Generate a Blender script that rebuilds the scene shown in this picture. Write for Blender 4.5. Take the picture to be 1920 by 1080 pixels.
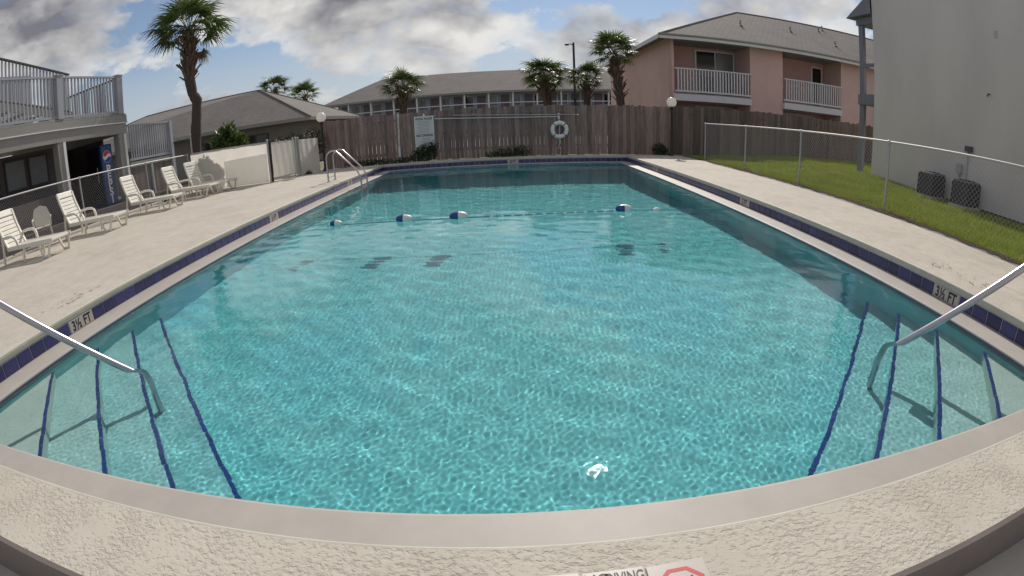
import bpy, math, random
import numpy as np
from mathutils import Vector, Matrix

for _o in list(bpy.data.objects):
    bpy.data.objects.remove(_o, do_unlink=True)
SC = bpy.context.scene
COL = SC.collection
rnd = random.Random(11)
R = math.radians

# ------------------------------------------------------------------ camera (wide security-camera lens)
CAM_H = 1.25
def make_camera():
    cd = bpy.data.cameras.new('camera')
    cd.type = 'PANO'
    cd.panorama_type = 'FISHEYE_LENS_POLYNOMIAL'
    cd.sensor_fit = 'HORIZONTAL'
    cd.sensor_width = 36.0
    cd.sensor_height = 20.25
    cd.lens = 16.2
    k1 = 1.0 / (914.0 * 36.0 / 1920.0)
    cd.fisheye_fov = R(179)
    cd.fisheye_polynomial_k0 = 0
    cd.fisheye_polynomial_k1 = -k1
    cd.fisheye_polynomial_k2 = 0
    cd.fisheye_polynomial_k3 = 0
    cd.fisheye_polynomial_k4 = 0
    cd.clip_start = 0.05
    cd.clip_end = 3000
    pitch, yaw, roll = R(19.42), R(-0.08), R(-2.24)
    f = Vector((math.sin(yaw) * math.cos(pitch), math.cos(yaw) * math.cos(pitch), -math.sin(pitch)))
    r = Vector((math.cos(yaw), -math.sin(yaw), 0))
    u = r.cross(f)
    r2 = math.cos(roll) * r + math.sin(roll) * u
    u2 = -math.sin(roll) * r + math.cos(roll) * u
    m = Matrix((r2, u2, -f)).transposed().to_4x4()
    m.translation = (0, 0, CAM_H)
    co = bpy.data.objects.new('camera', cd)
    co.matrix_world = m
    COL.objects.link(co)
    SC.camera = co
make_camera()

# ------------------------------------------------------------------ sky, sun, exposure
SUN_EL, SUN_AZ = 40.2, 11.5          # azimuth from +Y towards +X
def N(nt, t, **kw):
    n = nt.nodes.new(t)
    for k, v in kw.items():
        if k.startswith('i_'):
            key = k[2:]
            key = int(key) if key.isdigit() else key.replace('_', ' ')
            n.inputs[key].default_value = v
        else:
            setattr(n, k, v)
    return n
def ramp(nt, fac, stops, interp='EASE'):
    n = nt.nodes.new('ShaderNodeValToRGB')
    n.color_ramp.interpolation = interp
    el = n.color_ramp.elements
    while len(el) < len(stops):
        el.new(0.5)
    for e, (p, c) in zip(el, stops):
        e.position = p
        e.color = (c, c, c, 1) if isinstance(c, (int, float)) else (*c[:3], 1)
    nt.links.new(fac, n.inputs['Fac'])
    return n
def math_n(nt, op, a, b=None, c=None, clamp=False):
    n = nt.nodes.new('ShaderNodeMath'); n.operation = op; n.use_clamp = clamp
    for i, v in enumerate((a, b, c)):
        if v is None: continue
        if isinstance(v, (int, float)): n.inputs[i].default_value = v
        else: nt.links.new(v, n.inputs[i])
    return n.outputs[0]

def make_world():
    w = bpy.data.worlds.new('World')
    SC.world = w
    w.use_nodes = True
    nt = w.node_tree
    nt.nodes.clear()
    L = nt.links.new
    out = N(nt, 'ShaderNodeOutputWorld')
    sky = N(nt, 'ShaderNodeTexSky', sky_type='NISHITA', sun_disc=False)
    sky.sun_elevation = R(SUN_EL)
    sky.sun_rotation = R(SUN_AZ)
    sky.air_density = 1.0; sky.dust_density = 0.2; sky.ozone_density = 2.5
    bg = N(nt, 'ShaderNodeBackground', i_Strength=0.07)
    L(sky.outputs[0], bg.inputs[0])
    tc = N(nt, 'ShaderNodeTexCoord')
    sep = N(nt, 'ShaderNodeSeparateXYZ')
    L(tc.outputs['Generated'], sep.inputs[0])
    # clouds live on the dome itself; heights are stretched a little so that bases flatten
    cb = N(nt, 'ShaderNodeCombineXYZ')
    L(sep.outputs['X'], cb.inputs[0]); L(sep.outputs['Y'], cb.inputs[1])
    L(math_n(nt, 'MULTIPLY', sep.outputs['Z'], 1.75), cb.inputs[2])
    def noise(scale, detail, rough, off, dist=0.0):
        mp = N(nt, 'ShaderNodeMapping')
        mp.inputs['Location'].default_value = off
        L(cb.outputs[0], mp.inputs['Vector'])
        n = N(nt, 'ShaderNodeTexNoise', i_Scale=scale, i_Detail=detail, i_Roughness=rough, i_Distortion=dist)
        L(mp.outputs[0], n.inputs['Vector'])
        return n.outputs['Fac']
    OX, OY = 12.1, 3.7
    big = noise(2.6, 7, 0.60, (OX, OY, 0.4), 0.1)            # cumulus masses
    big2 = noise(2.6, 5, 0.55, (OX, OY - 0.02, 0.33), 0.1)    # the same, a little nearer the sun
    thin = noise(3.4, 6, 0.66, (9.3, 1.2, 2.0), 0.6)          # thin veil
    p1 = noise(6.0, 0, 0.5, (1.7, 4.4, 0.3), 0.3); p2 = noise(13.0, 1, 0.5, (5.1, 2.4, 1.3), 0.2)
    ab = lambda v: math_n(nt, 'ABSOLUTE', math_n(nt, 'SUBTRACT', v, 0.5))
    puff = math_n(nt, 'SUBTRACT', math_n(nt, 'MULTIPLY_ADD', ab(p1), 2.4, math_n(nt, 'MULTIPLY', ab(p2), 1.3)), 0.36)   # rounded billows
    dens = math_n(nt, 'MULTIPLY_ADD', puff, 0.11, big)
    m_big = ramp(nt, dens, [(0.452, 0.0), (0.505, 0.74), (0.575, 1.0)]).outputs[0]
    m_thin = ramp(nt, thin, [(0.46, 0.0), (0.72, 0.60)]).outputs[0]
    low = ramp(nt, sep.outputs['Z'], [(0.0, 0.95), (0.10, 0.60), (0.22, 0.14), (0.6, 0.08)]).outputs[0]
    m_thin2 = math_n(nt, 'MAXIMUM', m_thin, low)
    # white where thin or turned to the sun, grey where thick
    thick = ramp(nt, dens, [(0.45, 0.84), (0.51, 0.60), (0.57, 0.34), (0.66, 0.10)]).outputs[0]
    side = math_n(nt, 'MULTIPLY', math_n(nt, 'SUBTRACT', big, big2), 4.2)
    bill = math_n(nt, 'MULTIPLY', puff, 0.8)
    val = math_n(nt, 'ADD', math_n(nt, 'ADD', thick, side), bill, clamp=True)
    ccol = N(nt, 'ShaderNodeMixRGB', blend_type='MIX')
    ccol.inputs[1].default_value = (0.24, 0.24, 0.28, 1)
    ccol.inputs[2].default_value = (0.98, 0.965, 0.93, 1)
    L(val, ccol.inputs[0])
    veil = N(nt, 'ShaderNodeBackground', i_Strength=0.50)
    veil.inputs[0].default_value = (0.86, 0.88, 0.94, 1)
    cum = N(nt, 'ShaderNodeBackground', i_Strength=0.70)
    L(ccol.outputs[0], cum.inputs[0])
    mix1 = N(nt, 'ShaderNodeMixShader'); mix2 = N(nt, 'ShaderNodeMixShader')
    L(m_thin2, mix1.inputs[0]); L(bg.outputs[0], mix1.inputs[1]); L(veil.outputs[0], mix1.inputs[2])
    L(m_big, mix2.inputs[0]); L(mix1.outputs[0], mix2.inputs[1]); L(cum.outputs[0], mix2.inputs[2])
    L(mix2.outputs[0], out.inputs[0])
make_world()

def make_sun():
    ld = bpy.data.lights.new('sun', 'SUN')
    ld.energy = 3.1
    ld.angle = R(0.53)
    ld.color = (1.0, 0.945, 0.86)
    try: ld.cycles.is_caustics_light = True
    except Exception as e: print('caustics light', e)
    o = bpy.data.objects.new('sun', ld)
    s = Vector((math.cos(R(SUN_EL)) * math.sin(R(SUN_AZ)), math.cos(R(SUN_EL)) * math.cos(R(SUN_AZ)), math.sin(R(SUN_EL))))
    o.rotation_euler = s.to_track_quat('Z', 'Y').to_euler()
    o.location = s * 60
    COL.objects.link(o)
make_sun()
vs = SC.view_settings
vs.view_transform = 'Standard'; vs.look = 'None'; vs.gamma = 1.0; vs.use_curve_mapping = False
vs.exposure = 0.22
SC.cycles.use_denoising = True
SC.cycles.max_bounces = 10
SC.cycles.transmission_bounces = 8
SC.cycles.transparent_max_bounces = 16
SC.cycles.sample_clamp_indirect = 6.0
SC.cycles.sample_clamp_direct = 400.0
SC.cycles.caustics_refractive = True
SC.cycles.caustics_reflective = False

# ------------------------------------------------------------------ helpers
def tag(o, label=None, cat=None, group=None, kind=None):
    if label: o['label'] = label
    if cat: o['category'] = cat
    if group: o['group'] = group
    if kind: o['kind'] = kind
    return o
def empty(name, loc=(0, 0, 0), rz=0.0, label=None, cat=None, group=None):
    o = bpy.data.objects.new(name, None)
    o.empty_display_size = 0.2
    o.location = loc; o.rotation_euler = (0, 0, rz)
    COL.objects.link(o)
    return tag(o, label, cat, group)
def link(name, me, mat=None, parent=None, smooth=False):
    if mat is not None and not me.materials: me.materials.append(mat)
    if smooth:
        me.polygons.foreach_set('use_smooth', [True] * len(me.polygons))
    o = bpy.data.objects.new(name, me)
    COL.objects.link(o)
    if parent is not None: o.parent = parent
    return o
class MB:
    def __init__(s): s.v = []; s.f = []
    def add(s, vs, fs):
        b = len(s.v)
        s.v += [tuple(v) for v in vs]
        s.f += [tuple(i + b for i in f) for f in fs]
        return s
    def box(s, x0, x1, y0, y1, z0, z1, m=None):
        vs = [(x0, y0, z0), (x1, y0, z0), (x1, y1, z0), (x0, y1, z0), (x0, y0, z1), (x1, y0, z1), (x1, y1, z1), (x0, y1, z1)]
        if m is not None: vs = [m @ Vector(v) for v in vs]
        return s.add(vs, [(0, 3, 2, 1), (4, 5, 6, 7), (0, 1, 5, 4), (1, 2, 6, 5), (2, 3, 7, 6), (3, 0, 4, 7)])
    def bar(s, a, b, w, h, up=(0, 0, 1)):
        """a rectangular bar from a to b, w wide, h tall"""
        a, b = Vector(a), Vector(b)
        d = (b - a).normalized(); up = Vector(up)
        if abs(d.dot(up)) > 0.99: up = Vector((0, 1, 0))
        sd = d.cross(up).normalized(); u = sd.cross(d).normalized()
        vs = []
        for p in (a, b):
            for i, j in ((-1, -1), (1, -1), (1, 1), (-1, 1)):
                vs.append(p + sd * (i * w / 2) + u * (j * h / 2))
        return s.add(vs, [(3, 2, 1, 0), (4, 5, 6, 7), (0, 1, 5, 4), (1, 2, 6, 5), (2, 3, 7, 6), (3, 0, 4, 7)])
    def tube(s, pts, r, n=8, closed=False, cap=True):
        pts = [Vector(p) for p in pts]
        m = len(pts)
        rs = r if isinstance(r, (list, tuple)) else [r] * m
        vs = []; prev = None
        for i, p in enumerate(pts):
            if closed: d = pts[(i + 1) % m] - pts[i - 1]
            else: d = pts[min(i + 1, m - 1)] - pts[max(i - 1, 0)]
            d.normalize()
            if prev is None:
                a = Vector((0, 0, 1)) if abs(d.z) < 0.9 else Vector((1, 0, 0))
                u = d.cross(a).normalized()
            else:
                u = (prev - d * prev.dot(d)).normalized()
            prev = u; w = d.cross(u)
            for k in range(n):
                t = 2 * math.pi * k / n
                vs.append(p + (u * math.cos(t) + w * math.sin(t)) * rs[i])
        fs = []
        for i in range(m if closed else m - 1):
            j = (i + 1) % m
            for k in range(n):
                fs.append((i * n + k, i * n + (k + 1) % n, j * n + (k + 1) % n, j * n + k))
        if cap and not closed:
            fs.append(tuple(range(n - 1, -1, -1))); fs.append(tuple((m - 1) * n + k for k in range(n)))
        return s.add(vs, fs)
    def lathe(s, prof, c=(0, 0, 0), n=20, axis='Z'):
        vs = []
        for (r, z) in prof:
            for k in range(n):
                t = 2 * math.pi * k / n
                p = (r * math.cos(t), r * math.sin(t), z)
                if axis == 'X': p = (p[2], p[0], p[1])
                if axis == 'Y': p = (p[0], p[2], p[1])
                vs.append((p[0] + c[0], p[1] + c[1], p[2] + c[2]))
        fs = []
        for i in range(len(prof) - 1):
            for k in range(n):
                fs.append((i * n + k, i * n + (k + 1) % n, (i + 1) * n + (k + 1) % n, (i + 1) * n + k))
        return s.add(vs, fs)
    def poly(s, pts):
        return s.add(pts, [tuple(range(len(pts)))])
    def extrude(s, pts, d):
        """a flat polygon given a thickness along d"""
        n = len(pts); d = Vector(d)
        vs = [Vector(p) for p in pts] + [Vector(p) + d for p in pts]
        fs = [tuple(range(n - 1, -1, -1)), tuple(range(n, 2 * n))] + [(i, (i + 1) % n, n + (i + 1) % n, n + i) for i in range(n)]
        return s.add(vs, fs)
    def mesh(s, name):
        me = bpy.data.meshes.new(name)
        me.from_pydata(s.v, [], s.f); me.update()
        return me
    def build(s, name, mat, parent=None, smooth=False, loc=None, rz=None):
        o = link(name, s.mesh(name), mat, parent, smooth)
        if loc is not None: o.location = loc
        if rz is not None: o.rotation_euler = (0, 0, rz)
        return o
def bevel(o, w=0.01, seg=2, ang=35):
    m = o.modifiers.new('bevel', 'BEVEL'); m.width = w; m.segments = seg
    m.limit_method = 'ANGLE'; m.angle_limit = R(ang)
    return o
def autosmooth(o, ang=40):
    me = o.data
    me.polygons.foreach_set('use_smooth', [True] * len(me.polygons))
    try: me.set_sharp_from_angle(angle=R(ang))
    except Exception: pass
    return o
def fast_mesh(name, V, F):
    """numpy arrays: V (n,3), F (m,k)"""
    me = bpy.data.meshes.new(name)
    k = F.shape[1]
    me.vertices.add(len(V)); me.vertices.foreach_set('co', np.ascontiguousarray(V, dtype=np.float32).ravel())
    me.loops.add(F.size); me.loops.foreach_set('vertex_index', np.ascontiguousarray(F, dtype=np.int32).ravel())
    me.polygons.add(len(F))
    me.polygons.foreach_set('loop_start', np.arange(0, F.size, k, dtype=np.int32))
    me.update(calc_edges=True); me.validate()
    return me
def text(body, name, mat, parent, size, loc, rot, align='CENTER', extrude=0.0006, sx=1.0, offset=0.0):
    cu = bpy.data.curves.new(name, 'FONT')
    cu.body = body; cu.size = size; cu.align_x = align; cu.align_y = 'CENTER'; cu.extrude = extrude; cu.offset = offset
    cu.materials.append(mat)
    t = bpy.data.objects.new('lettering_source', cu); COL.objects.link(t)
    bpy.context.view_layer.update()
    me = bpy.data.meshes.new_from_object(t.evaluated_get(bpy.context.evaluated_depsgraph_get()))
    bpy.data.objects.remove(t, do_unlink=True); bpy.data.curves.remove(cu)
    if not me.materials: me.materials.append(mat)
    o = bpy.data.objects.new(name, me); COL.objects.link(o)
    o.location = loc; o.rotation_euler = rot; o.scale = (sx, 1, 1)
    if parent is not None: o.parent = parent
    return o
def copy_tree(o, parent=None, **props):
    c = o.copy(); COL.objects.link(c)
    if parent is not None: c.parent = parent
    for k, v in props.items(): c[k] = v
    for ch in list(o.children): copy_tree(ch, c)
    return c

# ------------------------------------------------------------------ materials
MATS = {}
def mat(name, col, rough=0.7, metal=0.0, var=0.0, vscale=6.0, col2=None, c2amt=0.5, c2scale=3.0, bump=0.0, bscale=60.0, bdist=0.01,
        rand=0.0, spec=0.5, stretch=(1, 1, 1), coords='pos', transl=0.0, alpha=1.0, emit=None):
    if name in MATS: return MATS[name]
    m = bpy.data.materials.new(name); m.use_nodes = True
    nt = m.node_tree; L = nt.links.new
    b = nt.nodes['Principled BSDF']
    b.inputs['Roughness'].default_value = rough
    b.inputs['Metallic'].default_value = metal
    b.inputs['Specular IOR Level'].default_value = spec
    b.inputs['Base Color'].default_value = (*col, 1)
    vec = None
    if coords == 'pos':
        g = N(nt, 'ShaderNodeNewGeometry'); vec = g.outputs['Position']
    else:
        g = N(nt, 'ShaderNodeTexCoord'); vec = g.outputs['Object']
    mp = N(nt, 'ShaderNodeMapping'); mp.inputs['Scale'].default_value = stretch
    L(vec, mp.inputs['Vector']); vec = mp.outputs[0]
    oi = None
    if rand:
        oi = N(nt, 'ShaderNodeObjectInfo')
        ad = N(nt, 'ShaderNodeVectorMath', operation='ADD'); mu = N(nt, 'ShaderNodeVectorMath', operation='SCALE')
        cmb = N(nt, 'ShaderNodeCombineXYZ')
        for i in range(3): L(oi.outputs['Random'], cmb.inputs[i])
        L(cmb.outputs[0], mu.inputs[0]); mu.inputs['Scale'].default_value = 37.0
        L(vec, ad.inputs[0]); L(mu.outputs[0], ad.inputs[1]); vec = ad.outputs[0]
    cur = None
    if var or col2 is not None or rand:
        rgb = N(nt, 'ShaderNodeRGB'); rgb.outputs[0].default_value = (*col, 1)
        cur = rgb.outputs[0]
        if col2 is not None:
            n = N(nt, 'ShaderNodeTexNoise', i_Scale=c2scale, i_Detail=6, i_Roughness=0.62)
            L(vec, n.inputs['Vector'])
            rp = ramp(nt, n.outputs['Fac'], [(0.5 - 0.2 * 1, 0.0), (0.70, c2amt)])
            mx = N(nt, 'ShaderNodeMixRGB'); mx.inputs[2].default_value = (*col2, 1)
            L(rp.outputs[0], mx.inputs[0]); L(cur, mx.inputs[1]); cur = mx.outputs[0]
        if var:
            n = N(nt, 'ShaderNodeTexNoise', i_Scale=vscale, i_Detail=5, i_Roughness=0.6)
            L(vec, n.inputs['Vector'])
            f = math_n(nt, 'MULTIPLY_ADD', n.outputs['Fac'], 2 * var, 1 - var)
            mx = N(nt, 'ShaderNodeVectorMath', operation='SCALE'); L(cur, mx.inputs[0]); L(f, mx.inputs['Scale']); cur = mx.outputs[0]
        if rand:
            f = math_n(nt, 'MULTIPLY_ADD', oi.outputs['Random'], 2 * rand, 1 - rand)
            mx = N(nt, 'ShaderNodeVectorMath', operation='SCALE'); L(cur, mx.inputs[0]); L(f, mx.inputs['Scale']); cur = mx.outputs[0]
        L(cur, b.inputs['Base Color'])
    if bump:
        n = N(nt, 'ShaderNodeTexNoise', i_Scale=bscale, i_Detail=4, i_Roughness=0.6)
        L(vec, n.inputs['Vector'])
        bp = N(nt, 'ShaderNodeBump', i_Strength=bump, i_Distance=bdist)
        L(n.outputs['Fac'], bp.inputs['Height']); L(bp.outputs[0], b.inputs['Normal'])
    if alpha < 1: b.inputs['Alpha'].default_value = alpha
    if emit: b.inputs['Emission Color'].default_value = (*emit[0], 1); b.inputs['Emission Strength'].default_value = emit[1]
    if transl:
        out = nt.nodes['Material Output']
        t = N(nt, 'ShaderNodeBsdfTranslucent'); ms = N(nt, 'ShaderNodeMixShader', i_0=transl)
        if cur is not None: L(cur, t.inputs[0])
        else: t.inputs[0].default_value = (*col, 1)
        L(b.outputs[0], ms.inputs[1]); L(t.outputs[0], ms.inputs[2]); L(ms.outputs[0], out.inputs['Surface'])
    MATS[name] = m
    return m

# ------------------------------------------------------------------ pool, deck, ground
XL, XR, YN, YF = -4.54, 4.325, 1.055, 17.49      # deck lip
LD = 0.368                                       # gutter ledge width
WZ = -0.238                                      # water level
GZ = -0.212                                      # ledge level
WXL, WXR, WYN, WYF = XL + LD, XR - LD, YN + LD, YF - LD
DECK_YN = 0.62

def deck_material():
    m = bpy.data.materials.new('knockdown_deck'); m.use_nodes = True
    nt = m.node_tree; L = nt.links.new; b = nt.nodes['Principled BSDF']
    g = N(nt, 'ShaderNodeNewGeometry'); P = g.outputs['Position']
    b.inputs['Roughness'].default_value = 0.78
    b.inputs['Specular IOR Level'].default_value = 0.35
    st = N(nt, 'ShaderNodeMapping'); st.inputs['Scale'].default_value = (0.9, 1.12, 1.0); st.inputs['Rotation'].default_value = (0, 0, 0.25); L(P, st.inputs['Vector'])
    n1 = N(nt, 'ShaderNodeTexNoise', i_Scale=44.0, i_Detail=3.5, i_Roughness=0.60, i_Distortion=0.25); L(st.outputs[0], n1.inputs['Vector'])
    n2 = N(nt, 'ShaderNodeTexNoise', i_Scale=5.0, i_Detail=3.0); L(P, n2.inputs['Vector'])
    n3 = N(nt, 'ShaderNodeTexNoise', i_Scale=140.0, i_Detail=2.0); L(P, n3.inputs['Vector'])
    th = math_n(nt, 'MULTIPLY_ADD', n2.outputs['Fac'], 0.62, -0.30)
    v = math_n(nt, 'ADD', n1.outputs['Fac'], th)
    plat = ramp(nt, v, [(0.32, 0.0), (0.44, 0.55), (0.54, 0.92), (0.64, 1.0)], 'LINEAR').outputs[0]
    hgt = math_n(nt, 'MULTIPLY_ADD', n3.outputs['Fac'], 0.16, plat)
    bp = N(nt, 'ShaderNodeBump', i_Strength=0.7, i_Distance=0.006)
    L(hgt, bp.inputs['Height']); L(bp.outputs[0], b.inputs['Normal'])
    # paint colour: warm off-white, worn and dirty in places, shadow of the relief tinted into the hollows
    n4 = N(nt, 'ShaderNodeTexNoise', i_Scale=0.9, i_Detail=7.0, i_Roughness=0.65); L(P, n4.inputs['Vector'])
    r4 = ramp(nt, n4.outputs['Fac'], [(0.3, (0.47, 0.42, 0.355)), (0.55, (0.54, 0.49, 0.42)), (0.75, (0.585, 0.535, 0.465))])
    n5 = N(nt, 'ShaderNodeTexNoise', i_Scale=2.3, i_Detail=8.0, i_Roughness=0.7, i_Distortion=0.6); L(P, n5.inputs['Vector'])
    r5 = ramp(nt, n5.outputs['Fac'], [(0.56, 0.0), (0.74, 0.55)])
    st5 = N(nt, 'ShaderNodeMixRGB'); st5.inputs[2].default_value = (0.36, 0.32, 0.28, 1); L(r5.outputs[0], st5.inputs[0]); L(r4.outputs[0], st5.inputs[1])
    r4 = st5
    mx = N(nt, 'ShaderNodeMixRGB'); mx.inputs[1].default_value = (0.34, 0.295, 0.245, 1)
    L(math_n(nt, 'MULTIPLY_ADD', plat, 0.22, 0.78), mx.inputs[0]); L(r4.outputs[0], mx.inputs[2])
    L(mx.outputs[0], b.inputs['Base Color'])
    return m
M_DECK = deck_material()
M_LIP = mat('deck_lip_concrete', (0.56, 0.53, 0.45), 0.6, var=0.12, vscale=9, col2=(0.40, 0.37, 0.30), c2amt=0.5, c2scale=2.5, bump=0.25, bscale=70)
M_LEDGE = mat('gutter_plaster', (0.44, 0.40, 0.36), 0.55, var=0.10, vscale=7, col2=(0.36, 0.33, 0.30), c2amt=0.5, c2scale=1.6, bump=0.12, bscale=120, bdist=0.004)
M_TILE = mat('cobalt_tile', (0.042, 0.044, 0.150), 0.25, rand=0.28, var=0.15, vscale=14, coords='obj')
M_GROUT = mat('grout', (0.42, 0.42, 0.44), 0.8, var=0.2, vscale=20)
M_WHITETILE = mat('white_marker_tile', (0.50, 0.455, 0.42), 0.35, var=0.06, vscale=20)
M_BLACK = mat('black_lettering', (0.02, 0.018, 0.025), 0.5)
M_STEPBLUE = mat('step_edge_tile', (0.025, 0.12, 0.52), 0.25, rand=0.2)
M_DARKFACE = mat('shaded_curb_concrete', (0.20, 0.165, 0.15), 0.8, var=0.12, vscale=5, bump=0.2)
M_PLASTER = mat('aqua_pool_paint', (0.115, 0.50, 0.54), 0.7, var=0.06, vscale=2.0, col2=(0.085, 0.45, 0.50), c2amt=0.35, c2scale=0.7)
M_STEPS = [mat('step_depth_tint_pale', (0.42, 0.58, 0.54), 0.7, var=0.06, vscale=3.0), mat('step_depth_tint_light', (0.32, 0.56, 0.545), 0.7, var=0.06, vscale=3.0), mat('step_depth_tint_aqua', (0.23, 0.53, 0.54), 0.7, var=0.06, vscale=3.0), mat('step_depth_tint_deep', (0.16, 0.49, 0.525), 0.7, var=0.06, vscale=3.0)]  # tints carry water absorption and weaker light at each tread's depth
M_GROUND = mat('sandy_ground', (0.30, 0.27, 0.21), 0.95, var=0.2, vscale=0.6, col2=(0.10, 0.13, 0.05), c2amt=0.8, c2scale=0.15)
M_WALK = mat('walkway_concrete', (0.47, 0.43, 0.37), 0.85, var=0.12, vscale=4, bump=0.3, bscale=90)

def quad_sheet(name, x0, x1, y0, y1, z, m, hole=None, nx=1, ny=1):
    mb = MB()
    if hole is None:
        mb.poly([(x0, y0, z), (x1, y0, z), (x1, y1, z), (x0, y1, z)])
    else:
        a, b, c, d = hole
        xs = [x0, a, b, x1]; ys = [y0, c, d, y1]
        for i in range(3):
            for j in range(3):
                if i == 1 and j == 1: continue
                mb.poly([(xs[i], ys[j], z), (xs[i + 1], ys[j], z), (xs[i + 1], ys[j + 1], z), (xs[i], ys[j + 1], z)])
    return tag(mb.build(name, m), kind='structure')

# ground sheet to the horizon, cut out round the pool
g = quad_sheet('ground', -900, 900, -300, 1500, -0.255, M_GROUND, hole=(WXL - 0.2, WXR + 0.2, WYN - 0.2, WYF + 0.2))
quad_sheet('walkway', -14, 11, -6, DECK_YN + 0.05, -0.245, M_WALK)

# deck: textured slab with the pool opening and a rounded lip round it
DX0, DX1, DY1 = -12.21, 6.62, 18.12
LT = 0.078
def deck():
    mb = MB()
    xs = [DX0, XL - 0.012, XR + 0.012, DX1]; ys = [DECK_YN + 0.03, YN - 0.012, YF + 0.012, DY1]
    for i in range(3):
        for j in range(3):
            if i == 1 and j == 1: continue
            mb.poly([(xs[i], ys[j], 0), (xs[i + 1], ys[j], 0), (xs[i + 1], ys[j + 1], 0), (xs[i], ys[j + 1], 0)])
    o = tag(mb.build('pool_deck', M_DECK), kind='structure')
    # bullnose lip along the opening
    lip = MB()
    prof = [(-0.012, 0.0), (-0.004, 0.001), (0.003, -0.002), (0.010, -0.010), (0.013, -0.030), (0.009, -0.062), (-0.004, -LT), (-0.06, -LT)]
    ring = []
    for (d, z) in prof:
        ring.append([(XL + d, YN + d, z), (XR - d, YN + d, z), (XR - d, YF - d, z), (XL + d, YF - d, z)])
    for a in range(len(ring) - 1):
        for k in range(4):
            lip.poly([ring[a][k], ring[a][(k + 1) % 4], ring[a + 1][(k + 1) % 4], ring[a + 1][k]])
    l = lip.build('deck_lip', M_LIP, o); autosmooth(l, 60)
    # near edge of the raised deck: rounded arris and a plain face down to the walkway
    f = MB()
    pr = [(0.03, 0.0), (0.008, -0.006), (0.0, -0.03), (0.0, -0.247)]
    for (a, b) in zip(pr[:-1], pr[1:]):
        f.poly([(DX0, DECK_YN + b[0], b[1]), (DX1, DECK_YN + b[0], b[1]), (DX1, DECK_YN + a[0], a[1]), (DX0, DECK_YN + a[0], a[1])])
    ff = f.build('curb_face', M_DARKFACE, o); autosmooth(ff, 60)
    return o
DECK = deck()
def wear_marks():
    mb = MB(); rr = random.Random(77)
    for (cx, cy) in ((4.78, 3.42), (-5.02, 3.75)):
        for k in range(26):
            x = cx + rr.uniform(-0.16, 0.16); y = cy + rr.uniform(-0.42, 0.42)
            a = rr.uniform(0.9, 2.2); l = rr.uniform(0.015, 0.06); w = rr.uniform(0.004, 0.011)
            p = Vector((x, y, 0.004)); d = Vector((math.cos(a), math.sin(a), 0)); n = Vector((-d.y, d.x, 0))
            mb.poly([p - d * l, p + n * w - d * l * 0.3, p + d * l * 0.9, p - n * w + d * l * 0.2])
    o = mb.build('paint_wear', mat('bare_concrete', (0.20, 0.175, 0.15), 0.9), DECK); o['kind'] = 'stuff'
wear_marks()

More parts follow.
